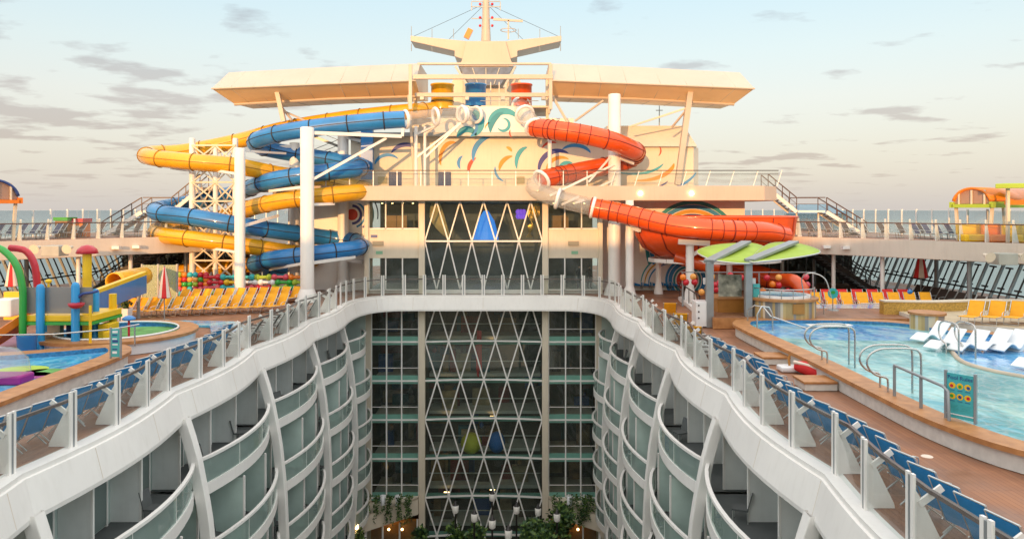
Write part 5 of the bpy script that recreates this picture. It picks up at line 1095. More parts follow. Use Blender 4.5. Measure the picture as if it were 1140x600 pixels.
Ls = (B - A).length; m = MB(); m.slab([A + d * .04 + Vector((0, 0, .06)), B - d * .04 + Vector((0, 0, .06)), B - d * .04 + Vector((0, 0, hgt)), A + d * .04 + Vector((0, 0, hgt))], nn * .03); pn = m.build('panel', mat('sign_teal', (.06, .42, .45), .4, var=.06), t)
m = MB()
def disc(m, u, v, r, mt, dep):
    c = A + d * (u * Ls) + Vector((0, 0, .06 + v * (hgt - .06))) + nn * dep; q = [c + d * (r * math.cos(2 * math.pi * k / 18)) + Vector((0, 0, r * math.sin(2 * math.pi * k / 18))) for k in range(18)]; m.slab(q, nn * .004, mt)
for i, u in enumerate((.24, .5, .76)):
    for j, v in enumerate((.73, .49)):
        disc(m, u, v, .085, 0, .032); disc(m, u + .02 * (i - 1), v - .01 + .01 * j, .045, 1 + (i + j) % 3, .037)
        c = A + d * (u * Ls) + Vector((0, 0, .06 + (v - .11) * (hgt - .06))) + nn * .033; m.slab([c - d * .06, c + d * .06, c + d * .06 + Vector((0, 0, .014)), c - d * .06 + Vector((0, 0, .014))], nn * .004, 3)
for k, v in enumerate((.30, .27, .24, .21, .18)):
    for u in (.29, .71): c = A + d * (u * Ls) + Vector((0, 0, .06 + v * (hgt - .06))) + nn * .033; m.slab([c - d * .13, c + d * .12, c + d * .12 + Vector((0, 0, .012)), c - d * .13 + Vector((0, 0, .012))], nn * .004, 4)
c = A + d * (.47 * Ls) + Vector((0, 0, .15)) + nn * .033; m.slab([c - d * .36, c + d * .36, c + d * .36 + Vector((0, 0, .03)), c - d * .36 + Vector((0, 0, .03))], nn * .004, 5)
m.build('pictogram', [M['pyellow'], M['crimson'], M['green'], M['navy'], M['teal'], M['shellw']], pn)
cu = bpy.data.curves.new('title', 'FONT'); cu.body = 'Pool Rules'; cu.size = .15; cu.align_x = 'CENTER'; cu.extrude = .003
to = bpy.data.objects.new('tmp', cu); COL.objects.link(to); bpy.context.view_layer.update()
me = bpy.data.meshes.new_from_object(to.evaluated_get(bpy.context.evaluated_depsgraph_get())); bpy.data.objects.remove(to)
ob = bpy.data.objects.new('title', me); COL.objects.link(ob); me.materials.clear(); me.materials.append(M['navy']); ob.parent = pn
c = A + d * (.5 * Ls) + Vector((0, 0, .06 + .87 * (hgt - .06))) + nn * .035
ob.matrix_parent_inverse = Matrix.Identity(4); ob.location = (0, 0, 0)
loc = Matrix.Translation(c) @ Matrix(((d.x, 0, nn.x, 0), (d.y, 0, nn.y, 0), (0, 1, 0, 0), (0, 0, 0, 1)))
ob.matrix_parent_inverse = (Matrix.Translation(Vector(t['_w'])) @ pn.matrix_parent_inverse).inverted() @ loc
# steps, lifebuoy gear on the promenade
t = thing('rescue_case', 'red and pale rescue float lying against the pool wall on the promenade', 'rescue float', G(905, 417), w=True)
p = G(905, 418); m = MB(); q = spline([p + Vector((-.45, .5, .28)), p + Vector((-.1, .05, .24)), p + Vector((.25, -.5, .16))], .12); m.tube(q, [.18 + .10 * math.sin(math.pi * i / (len(q) - 1)) for i in range(len(q))], 12); m.build('float', M['redf'], t)
m = MB(); m.tube([v + Vector((-.12, -.10, .16)) for v in q], .07, 8); m.build('stripe', M['pale'], t)
t = thing('white_cooler', 'small low white case with a dark handle on the promenade by the pool wall', 'case', G(879, 414), w=True)
p = G(879, 413); m = MB(); m.box(p.x - .42, p.y - .3, .0, p.x + .32, p.y + .35, .22); m.build('case_body', M['shellw'], t, bev=.07); m = MB(); m.tube([p + Vector((0, 0, .2)), p + Vector((0, .1, .5)), p + Vector((.05, .1, .62))], .05, 8); m.build('handle', M['brown'], t)
for i, (px, py, lab) in enumerate(((876, 403, 'small brown wooden step at the pool wall behind the white case'), (925, 431, 'small brown wooden step at the pool wall below the first pool ladder'))):
    t = thing('pool_step', lab, 'step', G(px, py), group='wooden steps along the right pool wall', w=True); p = G(px, py); x0 = min(p.x, 12.75); m = MB(); m.box(x0 - .3, p.y - .55, .24, 13.64, p.y + .55, .32); m.build('tread', M['coping'], t, bev=.01); m = MB(); m.box(x0 - .25, p.y - .5, 0, 13.64, p.y + .5, .24); m.build('riser', M['tile'], t)
t = thing('deck_drain', 'small pale round deck plate on the right promenade', 'deck plate', G(1032, 507), w=True); m = MB(); p = G(1032, 507); m.lathe([(0, .012), (.13, .012), (.15, 0)], (p.x, p.y, -.018), 16, sm=False); m.build('plate', M['pale'], t)
# mustard wall and its deck on the far right
t = thing('mustard_wall', 'long low mustard tiled wall behind the right pool', 'wall', (28, 42, 0), w=True)
a = [G(984, 352, .5), W(1040, 352, 40.5), W(1092, 342, 41), W(1150, 336, 41)]; s_ = spline(a, .5); m = MB()
pa = [(q.x, q.y) for q in s_]; m.sweep([(x, y, 0) for x, y in pa], [(0, 1)] * len(pa), [(0, 0), (0, 1.28), (.5, 1.28), (.5, 0)]); m.build('wall_surface', M['mustard'], t)
m = MB(); m.sweep([(x, y, 0) for x, y in pa], [(0, 1)] * len(pa), [(-.04, 1.285), (-.04, 1.36), (.55, 1.36), (.55, 1.285)]); m.build('coping', M['cream'], t)
t = thing('lounger_terrace', 'sand coloured raised terrace under the right-hand yellow loungers', 'terrace', (27, 37, 0), w=True)
m = MB(); m.prism([(23.2, 38.4), (24.4, 35.8), (28.5, 33.7), (30.2, 30), (33, 30), (33, 41.2), (28, 41.4), (23.4, 40.6)], .02, .80, 0, 1); m.build('platform', [M['tile'], mat('sand_floor', (.52, .42, .28), .6, var=.15)], t)
t = thing('pool_table', 'round striped stub table with a brown top standing in the right pool', 'table', (XA(1032, 37), 37, .3)); m = MB(); m.lathe([(.78, 0), (.78, .85)], (0, 0, 0), 28); m.build('striped_base', stripes('stripe_wood_small', [(.45, .30, .12), (.62, .52, .38), (.30, .27, .24), (.55, .38, .16)], .2), t)
m = MB(); m.lathe([(0, .97), (.86, .97), (.86, .86), (0, .86)], (0, 0, 0), 28, sm=False); m.build('table_top', M['coping'], t)
def pool_lounger():
    t = thing('pool_lounger', 'x', 'lounger', group='white moulded loungers in the shallow water'); m = MB(); pr = [(-1.0, .10), (-.75, .22), (-.45, .34), (-.2, .28), (.05, .12), (.25, .12), (.45, .26), (1.05, .78)]
    v = [(s_ * .33, y, z) for y, z in [(q.x, q.y) for q in spline([(y, z, 0) for y, z in pr], .08)] for s_ in (-1, 1)]; n = len(v) // 2; m.add(v, [(2 * i, 2 * i + 1, 2 * i + 3, 2 * i + 2) for i in range(n - 1)], 0, True)
    o = m.build('shell', M['shellw'], t); b = o.modifiers.new('thick', 'SOLIDIFY'); b.thickness = .07; b2 = o.modifiers.new('bevel', 'BEVEL'); b2.width = .02; b2.segments = 2
    m = MB(); m.slab([(-.30, .15, 0), (.30, .15, 0), (.30, .5, .26), (-.30, .5, .26)], (0, .25, 0)); m.build('foot', M['shellw'], t); return t
pq = Repeat(pool_lounger())
for i, (px, py) in enumerate(((1052, 389), (1078, 391), (1104, 390), (1124, 391), (1036, 380), (1152, 410))):
    p = G(px, py, .45); pq.put((p.x, p.y, .46), R(-62), 'white moulded lounger in the shallow pool water, ' + ('first', 'second', 'third', 'fourth', 'leftmost and lowest', 'nearest one at the picture edge')[i] + (' from the left in the row' if i < 4 else ''))
# ================================================================== SEATS
def lounger(nm, lab, sling, cat, grp):
    t = thing(nm, 'x', cat, group=grp); m = MB(); m.slab([(-.33, -1.0, .40), (.33, -1.0, .40), (.33, .26, .34), (-.33, .26, .34)], (0, 0, -.03)); m.build('seat', M[sling], t)
    m = MB(); m.slab([(-.33, .26, .35), (.33, .26, .35), (.33, .70, 1.04), (-.33, .70, 1.04)], (0, .02, -.03)); m.build('backrest', M[sling], t)
    m = MB()
    for x in (-.36, .36): m.tube([(x, -1.02, .38), (x, .26, .33), (x, .71, 1.04)], .022, 6); m.tube(spline([(x, -.1, .34), (x, -.05, .52), (x, .2, .56), (x, .5, .55)], .15), .018, 6)
    m.build('frame', M['alu'], t)
    for y in (-.75, .45):
        m = MB(); m.tube([(-.31, y, .36), (-.31, y - .06, .02), (.31, y - .06, .02), (.31, y, .36)], .02, 6); m.build('leg', M['alu'], t)
    return t
yl = Repeat(lounger('sun_lounger', 'x', 'sling_y', 'sun lounger', 'yellow sun loungers on the pool decks'))
rows = []
for i in range(15): rows.append((G(124 + 13.2 * i, 353 - .5 * i, 0), R(-24), 'yellow sun lounger in the front row before the bead fence, %s from the left' % ordn(i)))
for i in range(12): rows.append((G(186 + 12.6 * i, 341 - .4 * i, 0), R(-22), 'yellow sun lounger in the back row along the bead fence, %s from the left' % ordn(i)))
for i in range(10): p = G(868 + 17.5 * i, 343, 0); rows.append((Vector((p.x, 47.0, .02)), R(-8), 'yellow sun lounger in the row behind the whirlpool, %s from the left' % ordn(i)))
for i in range(6): rows.append((Vector((24.9 + .98 * i, 36.5 - .12 * i, .80)), R(-48), 'yellow sun lounger on the sandy terrace behind the white pool loungers, %s from left' % ordn(i)))
for i in range(3): rows.append((Vector((10.6 + .35 * i, 34.6 + 4.2 * i, 0)), R(172), 'flat yellow sun lounger along the right railing of the well, %s from the camera' % ordn(i)))
for p, a, lab in rows: yl.put((p.x, p.y, p.z), a, lab)
def deck_chair():
    t = thing('deck_chair', 'x', 'deck chair', group='blue deck chairs along the well railings'); m = MB(); m.slab([(-.31, -.42, .42), (.31, -.42, .42), (.31, .12, .36), (-.31, .12, .36)], (0, 0, -.02)); m.build('seat', M['sling_b'], t)
    m = MB(); m.slab([(-.31, .12, .37), (.31, .12, .37), (.31, .52, 1.22), (-.31, .52, 1.22)], (0, .02, -.01)); m.build('backrest', M['sling_b'], t)
    m = MB()
    for x in (-.34, .34): m.tube([(x, -.44, .41), (x, .12, .35), (x, .53, 1.24)], .02, 6); m.tube(spline([(x, -.42, .42), (x, -.40, .62), (x, -.1, .66), (x, .26, .64)], .15), .018, 6)
    m.tube([(-.34, .53, 1.24), (.34, .53, 1.24)], .02, 6); m.build('frame', M['alu'], t)
    for x in (-.30, .30):
        for a, b in ((-.36, .30), (.24, -.34)): m = MB(); m.tube([(x, a, .40), (x, b, .0)], .018, 6); m.build('leg', M['alu'], t)
    return t
dc = Repeat(deck_chair())
for sg, wd in ((-1, 'left'), (1, 'right')):
    k = 0; y = 12.5 if sg > 0 else 15.0
    while y < (30.5 if sg > 0 else 33.5):
        dc.put((sg * (wb(y) + 1.55), y, 0), R(-106 if sg < 0 else 106) + rnd.uniform(-.08, .08) + (math.pi if False else 0), 'blue sling deck chair behind the %s well railing, %s in its row from the camera' % (wd, ordn(k))); k += 1; y += .83
kb = Repeat(lounger('stacked_lounger', 'x', 'sling_k', 'sun lounger', 'dark loungers'))
k = 0
for sg, wd, ys in ((-1, 'left', [34.6 + .95 * i for i in range(11)]), (1, 'right', [31.4 + .95 * i for i in range(8)])):
    for i, y in enumerate(ys): kb.put((sg * (wb(y) + 1.2), y, 0), R(-85 if sg < 0 else 85), 'dark sling lounger behind the %s well railing, %s from the camera' % (wd, ordn(i)), 'dark loungers behind the well railings')
for sg, wd in ((-1, 'left'), (1, 'right')):
    for i in range(7): kb.put((sg * (24.6 + 1.05 * i), 54.6 - .55 * i * 1.0, DZ), R(-30 if sg < 0 else 30), 'dark sling lounger on the raised %s side deck, %s from the stairs' % (wd, ordn(i)), 'dark loungers on the raised side decks')
nv = Repeat(lounger('navy_lounger', 'x', 'sling_n', 'sun lounger', 'navy loungers on the raised side decks'))
for sg, wd, n0 in ((-1, 'left', 29.2), (1, 'right', 30.0)):
    for i in range(6): nv.put((sg * (n0 + .62 * i), 50.2 - .25 * i, DZ), R(-30 if sg < 0 else 30), 'navy lounger near the outer end of the %s side deck, %s from the inner end' % (wd, ordn(i)))
for i in range(10): kb.put((30.5, 43.6 + .98 * i, 0), R(-80), 'dark lounger in the shade by the slanted windows on the right, %s from the right' % ordn(i), 'dark loungers under the right side deck')
for i, px in enumerate((709, 719, 729, 741, 751)):
    dc.put((XA(px, 58.4), 58.4, 0), R(8), 'blue deck chair against the ring mural wall, %s from the left' % ordn(i), 'blue deck chairs before the ring mural')
rl_ = Repeat(lounger('red_lounger', 'x', 'redf', 'sun lounger', 'red loungers behind the yellow row on the right'))
for i in range(9): p = G(877 + 17.5 * i, 343, 0); rl_.put((p.x - .1, 48.5, .04), R(-6), 'red sling lounger showing between the yellow ones behind the whirlpool, %s from the left' % ordn(i))
t = thing('beach_bag', 'small blue bag on the last yellow lounger at the right end of its row', 'bag', W(1013, 324, 46.6), w=True); p = W(1013, 325, 46.4); m = MB(); m.ball(p, .18, 12, sy=.6, sz=.8); m.build('bag_body', M['blue'], t); m = MB(); m.torus(p + Vector((0, 0, .14)), (0, 1, 0), .10, .02, 14, 5); m.build('handle', M['navy'], t)
tw = thing('towel', 'x', 'towel', group='towels left on loungers'); m = MB(); m.slab([(-.28, -.7, .415), (.28, -.66, .415), (.28, .1, .375), (-.28, .06, .375)], (0, 0, .02)); m.build('towel_cloth', M['shellw'], tw); tw_ = Repeat(tw)
for i, k in enumerate((2, 6, 9, 18, 23)): p, a, lab = rows[k]; tw_.put((p.x, p.y, p.z), a, 'white towel on a yellow lounger of the left deck, %s row, %s' % ('front' if k < 15 else 'back', lab.split(', ')[1])) 
# umbrellas
def umbrella(loc, h0, h1, r, lab):
    t = thing('folded_umbrella', lab, 'umbrella', loc, group='folded red and white parasols'); m = MB(); m.lathe([(r * .75, h0), (r, h0 + .05), (r * .8, h0 + .25 * (h1 - h0)), (r * .55, h0 + .6 * (h1 - h0)), (.05, h1)], (0, 0, 0), 16, seg=lambda j: 1 if j % 4 in (0, 1) else 0, sm=False); m.build('canopy', [M['pale'], M['redf']], t)
    m = MB(); m.cyl((0, 0, 0), (0, 0, h1 + .08), .035, n=8); m.build('pole', M['grey'], t); m = MB(); m.lathe([(0, .06), (.3, .06), (.32, 0)], (0, 0, 0), 16, sm=False); m.build('base', M['grey'], t)
umbrella((XA(183, 42.4), 42.4, 0), 1.3, 3.1, .36, 'folded red and white parasol among the front yellow loungers on the left')
umbrella((XA(13, 44), 44, 0), 1.8, 3.55, .36, 'folded red and white parasol behind the green arch at the left picture edge')
umbrella((XA(1025, 51), 51, 0), 1.65, 3.5, .50, 'folded red and white parasol at the end of the yellow loungers on the right')
# ================================================================== LEFT POOL AND CHILDREN'S SPLASH AREA
lp = closed_spline([(-13.2, 14), (-13.2, 20), (-13.3, 25.5), (-13.3, 29.2), (-13.75, 30.9), (-14.9, 31.9), (-16.6, 31.0), (-19, 29.9), (-24, 29.0), (-28, 27), (-29, 21), (-28, 14), (-21, 12)])
basin('splash_pool', 'blue splash pool with an orange brown wooden rim on the left deck', lp, .60, .85, .42, 'poolb')
t = thing('spray_ring', 'magenta ring float with a clear dome standing in the left splash pool', 'water toy', G(-8, 428, .42), w=True); p = G(-2, 427, .42); m = MB(); m.box(p.x - 1.2, p.y - .3, .42, p.x + .95, p.y + .5, .75); m.build('base', M['purple'], t, bev=.08); m = MB(); m.lathe([(1.0, 0), (.92, .45), (.6, .8), (0, .95)], (p.x - .1, p.y + .1, .75), 18); m.build('dome', M['g_clear'], t)
for i, (px, py, c, w_) in enumerate(((25, 412, 'lime', .9), (48, 415, 'lawn', .8), (30, 419, 'purple', .8))): 
    p = G(px, py, .40); m = MB(); m.lathe([(0, .028), (w_, .028), (w_, .02)], (p.x, p.y, .40), 20, ax=.8, sm=False); o = m.build('pool_floor_patch', M[c]); tag(o, ('yellow', 'green', 'mauve')[i] + ' painted patch showing in the left splash pool', 'floor patch')
# outer channel of water beyond the ring
m = MB(); m.prism([(-13.0, 30.9), (-11.6, 31), (-11.7, 39), (-13.2, 41.6), (-16.5, 42.0), (-18.2, 41), (-14.2, 40), (-12.9, 37), (-12.9, 33)], .0, .10, 0, 0); tag(m.build('channel_water', [M['poolb']]), kind='structure')
ring = [(-16.6 + 3.55 * math.cos(2 * math.pi * k / 44), 35.2 + 3.45 * math.sin(2 * math.pi * k / 44)) for k in range(44)]
t = basin('ring_basin', 'round wading basin with a wide orange brown rim and green floor on the left deck', ring, .62, .85, .44, 'poolb', wall='shellw'); 
m = MB(); m.lathe([(0, .452), (2.2, .452), (2.2, .44)], (-16.0, 35.6, 0), 30, ax=.9, sm=False); m.build('green_floor', M['lawn'], t)
m = MB(); m.torus((-16.6, 35.2, .66), (0, 0, 1), 2.62, .05, 40, 6); m.build('white_edge', M['shellw'], t)
t = thing('splash_pad', 'low mauve floor of the splash play area', 'play floor', (-21, 33.5, 0), w=True); m = MB(); m.prism([(-16.6, 31.4), (-15.8, 32.6), (-17.4, 36), (-26, 37), (-30, 33), (-28, 29.9), (-23.8, 29.3), (-19, 30.3)], 0, .28); m.build('pad', mat('pad_mauve', (.22, .10, .16), .5, var=.3), t)
YP = 32.5
ps = thing('splash_play_structure', 'blue posted splash play frame with a yellow deck and grey panel on the left', 'play structure', (XA(60, YP), YP, .28), w=True)
m = MB(); m.box(XA(27, YP), YP + .1, 1.45, XA(101, YP), YP + 2.6, ZA(351.5, YP)); m.build('platform', M['pyellow'], ps, bev=.03)
m = MB(); m.box(XA(26, YP), YP + .05, 1.30, XA(101, YP), YP + 2.65, 1.44); m.build('green_edge', M['green'], ps)
for px, y, top in ((45, YP, 320), (84, YP, 318), (106, YP + 1.4, 325), (50, YP + 2.4, 324)):
    m = MB(); x = XA(px, y); m.lathe([(.34, 0), (.30, .12), (.19, .3), (.17, .4), (.17, ZA(top, y) - .28), (.12, ZA(top, y) - .16), (0, ZA(top, y) - .12)], (x, y, .28), 14); m.build('post', M['pblue'], ps)
m = MB(); m.box(XA(27, YP + .2), YP + .2, 1.80, XA(100, YP), YP + .25, 2.95); m.build('grey_panel', M['g_frost'], ps)
m = MB(); m.tube(spline([W(25, 393, YP), W(25.5, 350, YP), W(25, 320, YP), W(19, 297, YP), W(9, 283, YP), (W(-6, 274, YP)), W(-40, 268, YP)], .3), .15, 10); m.build('green_arch', M['green'], ps)
m = MB(); m.tube(spline([W(42, 330, 33.4), W(41, 312, 33.4), W(39, 297, 33.4), W(34, 285, 33.4), W(26, 278, 33.4), W(11, 276, 33.4)], .25), .15, 10); m.build('red_arch', M['crimson'], ps)
m = MB(); a, b = W(33, 352, YP + .6), W(-22, 388, YP - .8); m.slab([a, b, b + Vector((.1, .95, 0)), a + Vector((.1, .95, 0))], (0, 0, -.08)); m.bar(a + Vector((0, 0, .12)), b + Vector((0, 0, .12)), .1, .32); m.bar(a + Vector((.1, .95, .12)), b + Vector((.1, .95, .12)), .1, .32); m.build('orange_slide', M['orange'], ps)
m = MB(); m.slab([W(4, 325, 34.4), W(24, 325, 34.4), W(24, 356, 34.4), W(4, 356, 34.4)], (0, .3, 0)); m.build('yellow_panel', M['pyellow'], ps)
m = MB(); p = W(5, 343, 33); m.box(p.x - .5, 33, p.z - .4, p.x + .3, 33.7, p.z + .4); m.build('white_box', M['shellw'], ps, bev=.06)
m = MB(); p = W(30, 384, 31.6); m.lathe([(.34, 0), (.40, .75)], (p.x, p.y, .28), 16); m.lathe([(0, .74), (.36, .74)], (p.x, p.y, .28), 16); m.build('blue_tub', M['blue'], ps)
m = MB(); p = W(60, 372, 34); m.box(p.x - .5, 34.3, .28, p.x + .1, 34.6, 1.4); m.build('pale_post', M['cream'], ps); m = MB(); p = W(74, 370, 34); m.box(p.x - .5, 34.8, .28, p.x + .6, 35, 1.4); m.build('dark_panel', M['navy'], ps)
m = MB(); p = W(54, 322, YP + .4); m.cyl((p.x, p.y, 2.9), (p.x, p.y, 3.1), .05, n=8); m.ball((p.x, p.y, 3.2), .14, 10, sz=.7); m.build('yellow_nozzle', M['pyellow'], ps)
m = MB(); q = spline([W(86, 332, YP), W(92, 327, YP), W(100, 326, YP), W(109, 324, YP)], .2); m.tube(q, .06, 8); m.build('spout_arm', M['navy'], ps)
t = thing('tipping_bowl', 'dark red tipping bowl fixed to the blue post of the splash frame', 'bowl', W(84, 341, YP - .3), w=True); p = W(85, 344, YP - .35); m = MB(); m.lathe([(0, 0), (.18, .04), (.30, .14), (.34, .25), (.30, .25), (0, .12)], (p.x, p.y, p.z), 18); m.build('bowl_shell', M['crimson'], t)
def mushroom(px, ytop, ycap, Y, rpx, cap, pole, pr, z0, lab, halfsphere=True):
    t = thing('spray_mushroom', lab, 'water toy', (XA(px, Y), Y, z0), w=True); r = rpx * Y / F; zc, zt_ = ZA(ycap, Y), ZA(ytop, Y); x = XA(px, Y)
    m = MB(); m.lathe([(0, zc - .0), (r * .9, zc), (r, zc + .03), (r * .86, zc + .5 * (zt_ - zc)), (r * .5, zc + .87 * (zt_ - zc)), (0, zt_)], (x, Y, 0), 20); m.build('cap', M[cap], t); m = MB(); m.cyl((x, Y, z0), (x, Y, zc + .05), pr, n=10); m.build('pole', M[pole], t)
mushroom(97, 272.5, 282.5, 33.6, 11.5, 'crimson', 'pyellow', .19, .28, 'red half dome shower on a tall yellow pole in the splash area')
mushroom(143.5, 351, 356, 33.8, 7.5, 'blue', 'crimson', .05, .45, 'blue domed sprinkler on a thin red pole in the ring basin')
t = thing('play_steps', 'short yellow post and blocky yellow steps at the edge of the ring basin', 'play steps', (XA(120, 34.6), 34.6, .3), w=True); x = XA(120.5, 34.6); m = MB(); m.cyl((x, 35, .4), (x, 35, ZA(327, 35)), .17, n=12); m.build('post', M['pyellow'], t); m = MB(); m.box(XA(109, 33.6), 33.6, .4, XA(121, 33.6), 34.5, ZA(361, 33.6)); m.box(XA(116, 33.2), 33.1, .4, XA(126, 33.2), 33.6, ZA(369, 33.2)); m.build('steps', M['pyellow'], t, bev=.02)
t = thing('spray_pole', 'slim yellow spray pole with a blue foot in front of the ring basin', 'water toy', (XA(100, 32), 32, .28), w=True); x = XA(100.5, 32); m = MB(); m.cyl((x, 32, .28), (x, 32, ZA(340, 32)), .06, n=8); m.build('pole', M['pyellow'], t); m = MB(); m.lathe([(.36, 0), (.25, .16), (0, .24)], (x, 32, .28), 14); m.build('foot', M['pblue'], t)
rail_thing('thin steel rail along the front of the splash area', [W(-30, 373.5, 30.6), W(60, 372, 30.6), W(128, 366, 30.8), W(155, 361, 31.5)], [(Vector((XA(150, 31.4), 31.4, .6)), ZA(362, 31.4) - .6)], .03)
t = thing('pool_sign', 'narrow teal notice with grey sides on the tip of the left pool rim', 'sign', G(128, 398, .6), w=True); p = G(128.5, 399, .6); hw = 5.6 * p.y / F; zt_ = ZA(366, p.y); m = MB(); m.box(p.x - hw, p.y, .66, p.x + hw, p.y + .03, zt_); pn = m.build('panel', M['teal'], t); m = MB()
for s_ in (-1, 1): m.box(p.x + s_ * hw - .03, p.y - .01, .6, p.x + s_ * hw + .03, p.y + .05, zt_ + .05)
m.build('post', M['grey'], t); m = MB()
for k, v in enumerate((.12, .25, .42, .52, .62, .75, .85)): z = .66 + (zt_ - .66) * v; m.box(p.x - hw * .6, p.y - .006, z, p.x + hw * (.3 + .08 * (k % 4)), p.y - .002, z + (.05 if k % 3 else .09), k % 2)
m.build('pictogram', [M['shellw'], M['navy']], pn)
# flume behind the splash area
t = thing('toddler_flume', 'blue walled yellow flume with a yellow tube mouth on the left', 'water slide', (XA(140, 42), 42, 0), w=True)
m = MB(); a0, a1 = W(94, 331, 38), W(160, 306, 44); m.slab([a0, a1, a1 + Vector((0, 0, -1.05)), a0 + Vector((0, 0, -.9))], (.3, -.25, 0)); m.build('blue_wall', M['blue'], t)
m = MB(); m.slab([a0 + Vector((0, 0, .14)), a1 + Vector((0, 0, .14)), a1 + Vector((-.6, 1.6, .14)), a0 + Vector((-.6, 1.6, .14))], (0, 0, -.12)); m.bar(a0 + Vector((.1, -.1, .1)), a1 + Vector((.1, -.1, .1)), .3, .22); m.build('yellow_bed', M['pyellow'], t)
q = spline([W(127, 314, 42.6), W(143, 310, 44), W(160, 307, 46)], .3); m = MB(); m.tube(q, .55, 16, cap=False); o = m.build('tube_mouth', M['yellow'], t); sd_ = o.modifiers.new('thick', 'SOLIDIFY'); sd_.thickness = .06
m = MB()
for k in range(3): m = MB(); p = a0.lerp(a1, .15 + .35 * k) + Vector((0, .3, 0)); m.cyl((p.x, p.y, 0), (p.x, p.y, p.z), .1, n=8); m.build('leg', M['grey'], t)
t = thing('planter', 'white square planter with a small green plant near the ring basin', 'planter', (XA(139, 42.5), 42.5, 0), w=True); x = XA(139.5, 42.5); m = MB(); m.add([(x + a * .24, 42.5 + b * .24, 0) for a, b in ((-1, -1), (1, -1), (1, 1), (-1, 1))] + [(x + a * .29, 42.5 + b * .29, ZA(343, 42.5)) for a, b in ((-1, -1), (1, -1), (1, 1), (-1, 1))], [(0, 1, 5, 4), (1, 2, 6, 5), (2, 3, 7, 6), (3, 0, 4, 7), (4, 5, 6, 7)]); m.build('pot', M['shellw'], t)
def leaves(m, c, r, n, size, rs, squash=1.0, fn=None):
    for k in range(n):
        while True:
            d = Vector((rs.uniform(-1, 1), rs.uniform(-1, 1), rs.uniform(-1, 1)))
            if d.length < 1: break
        p = Vector(c) + Vector((d.x * r, d.y * r, d.z * r * squash)); a = Vector((rs.uniform(-1, 1), rs.uniform(-1, 1), rs.uniform(-.6, .9))).normalized(); b = a.cross(Vector((rs.uniform(-1, 1), rs.uniform(-1, 1), 1))).normalized(); s_ = size * rs.uniform(.6, 1.4)
        m.add([p, p + a * s_ * .5 + b * s_ * .28, p + a * s_, p + a * s_ * .5 - b * s_ * .28], [(0, 1, 2, 3)], rs.randrange(2))
rs = random.Random(11); m = MB(); leaves(m, (x, 42.5, ZA(339, 42.5)), .32, 220, .16, rs, .8); m.build('foliage', [M['fgreen'], M['fdark']], t, fix=False)
t = thing('pattern_screen', 'pale screen printed with a green leaf pattern behind the parasol on the left', 'screen', (XA(177, 48), 48, 0), w=True)
def leafmat():
    mm = bpy.data.materials.new('leaf_print'); mm.use_nodes = True; N = mm.node_tree.nodes; L = mm.node_tree.links; b = N['Principled BSDF']; tc = N.new('ShaderNodeTexCoord'); mp = N.new('ShaderNodeMapping'); mp.inputs['Scale'].default_value = (4.5, 1, 4.5); L.new(tc.outputs['Object'], mp.inputs[0])
    w_ = N.new('ShaderNodeTexWave'); w_.inputs['Scale'].default_value = 1.2; w_.inputs['Distortion'].default_value = 14; w_.inputs['Detail'].default_value = 1; L.new(mp.outputs[0], w_.inputs['Vector']); r = N.new('ShaderNodeValToRGB'); r.color_ramp.interpolation = 'CONSTANT'; L.new(w_.outputs[0], r.inputs[0]); e = r.color_ramp.elements
    e[0].color = (.09, .17, .10, 1); e[1].position = .38; e[1].color = (.68, .68, .58, 1); q = e.new(.72); q.color = (.33, .36, .10, 1); L.new(r.outputs[0], b.inputs['Base Color']); return mm
LM = leafmat(); m = MB(); m.box(XA(158, 48), 48, .1, XA(197, 48), 48.08, ZA(295, 48)); m.build('panel', LM, t); m = MB()
for px in (158, 176, 197): m.box(XA(px, 48) - .05, 47.96, 0, XA(px, 48) + .05, 48.1, ZA(294, 48))
m.build('frame', M['grey'], t)
# bead fences
BC = [M['orange'], M['green'], M['crimson'], mat('bead_aqua', (.04, .45, .48), .35), mat('bead_pink', (.70, .10, .14), .35), M['lime'], M['shellw'], mat('bead_peach', (.85, .38, .08), .35), M['pyellow']]
t = thing('bead_fence', 'play fence of bright coloured balls and dumbbells behind the left yellow loungers', 'play fence', (XA(265, 54), 54, 0), w=True); rb = random.Random(5)
for c in range(6):
    for r_ in range(5): m = MB(); p = W(199.5 + 6 * c, 306 + 5.2 * r_, 53); m.ball(p, .21, 12, rb.choice((0, 1, 2, 3, 5, 0, 7, 4))); m.build('bead', BC, t)
for c in range(6):
    for r_ in range(4):
        p = W(236 + 19 * c + (4 if r_ % 2 else 0), 308.5 + 5.8 * r_, 53); k = rb.randrange(9); m = MB(); m.ball(p - Vector((.42, 0, 0)), .23, 12, k); m.ball(p + Vector((.42, 0, 0)), .23, 12, k); m.cyl(p - Vector((.4, 0, 0)), p + Vector((.4, 0, 0)), .12, n=10, m=k); m.build('dumbbell_bead', BC, t)
m = MB()
for px in (197, 235, 263, 292, 320, 346): p = W(px, 333, 53.05); m.cyl((p.x, 53.05, 0), (p.x, 53.05, ZA(303, 53)), .05, n=6)
m.build('fence_post', M['grey'], t)
t = thing('bead_fence', 'play fence of red and orange balls behind the whirlpool and lime canopy', 'play fence', (XA(850, 51), 51, 0), w=True)
for c in range(14):
    for r_ in range(3):
        if rb.random() < .5: m = MB(); p = W(762 + 10.5 * c + rb.uniform(-4, 4), 308 + 8 * r_ + rb.uniform(-2, 2), 48.6); m.ball(p, .22, 12, rb.choice((2, 0, 2, 7, 2, 4))); m.build('bead', BC, t)
m = MB()
for px in (760, 800, 845, 905): p = W(px, 330, 48.65); m.cyl((p.x, 48.65, 0), (p.x, 48.65, 2.2), .06, n=6)
m.bar(W(758, 303, 48.65), W(908, 303, 48.65), .06, .06); m.build('fence_post', M['grey'], t)
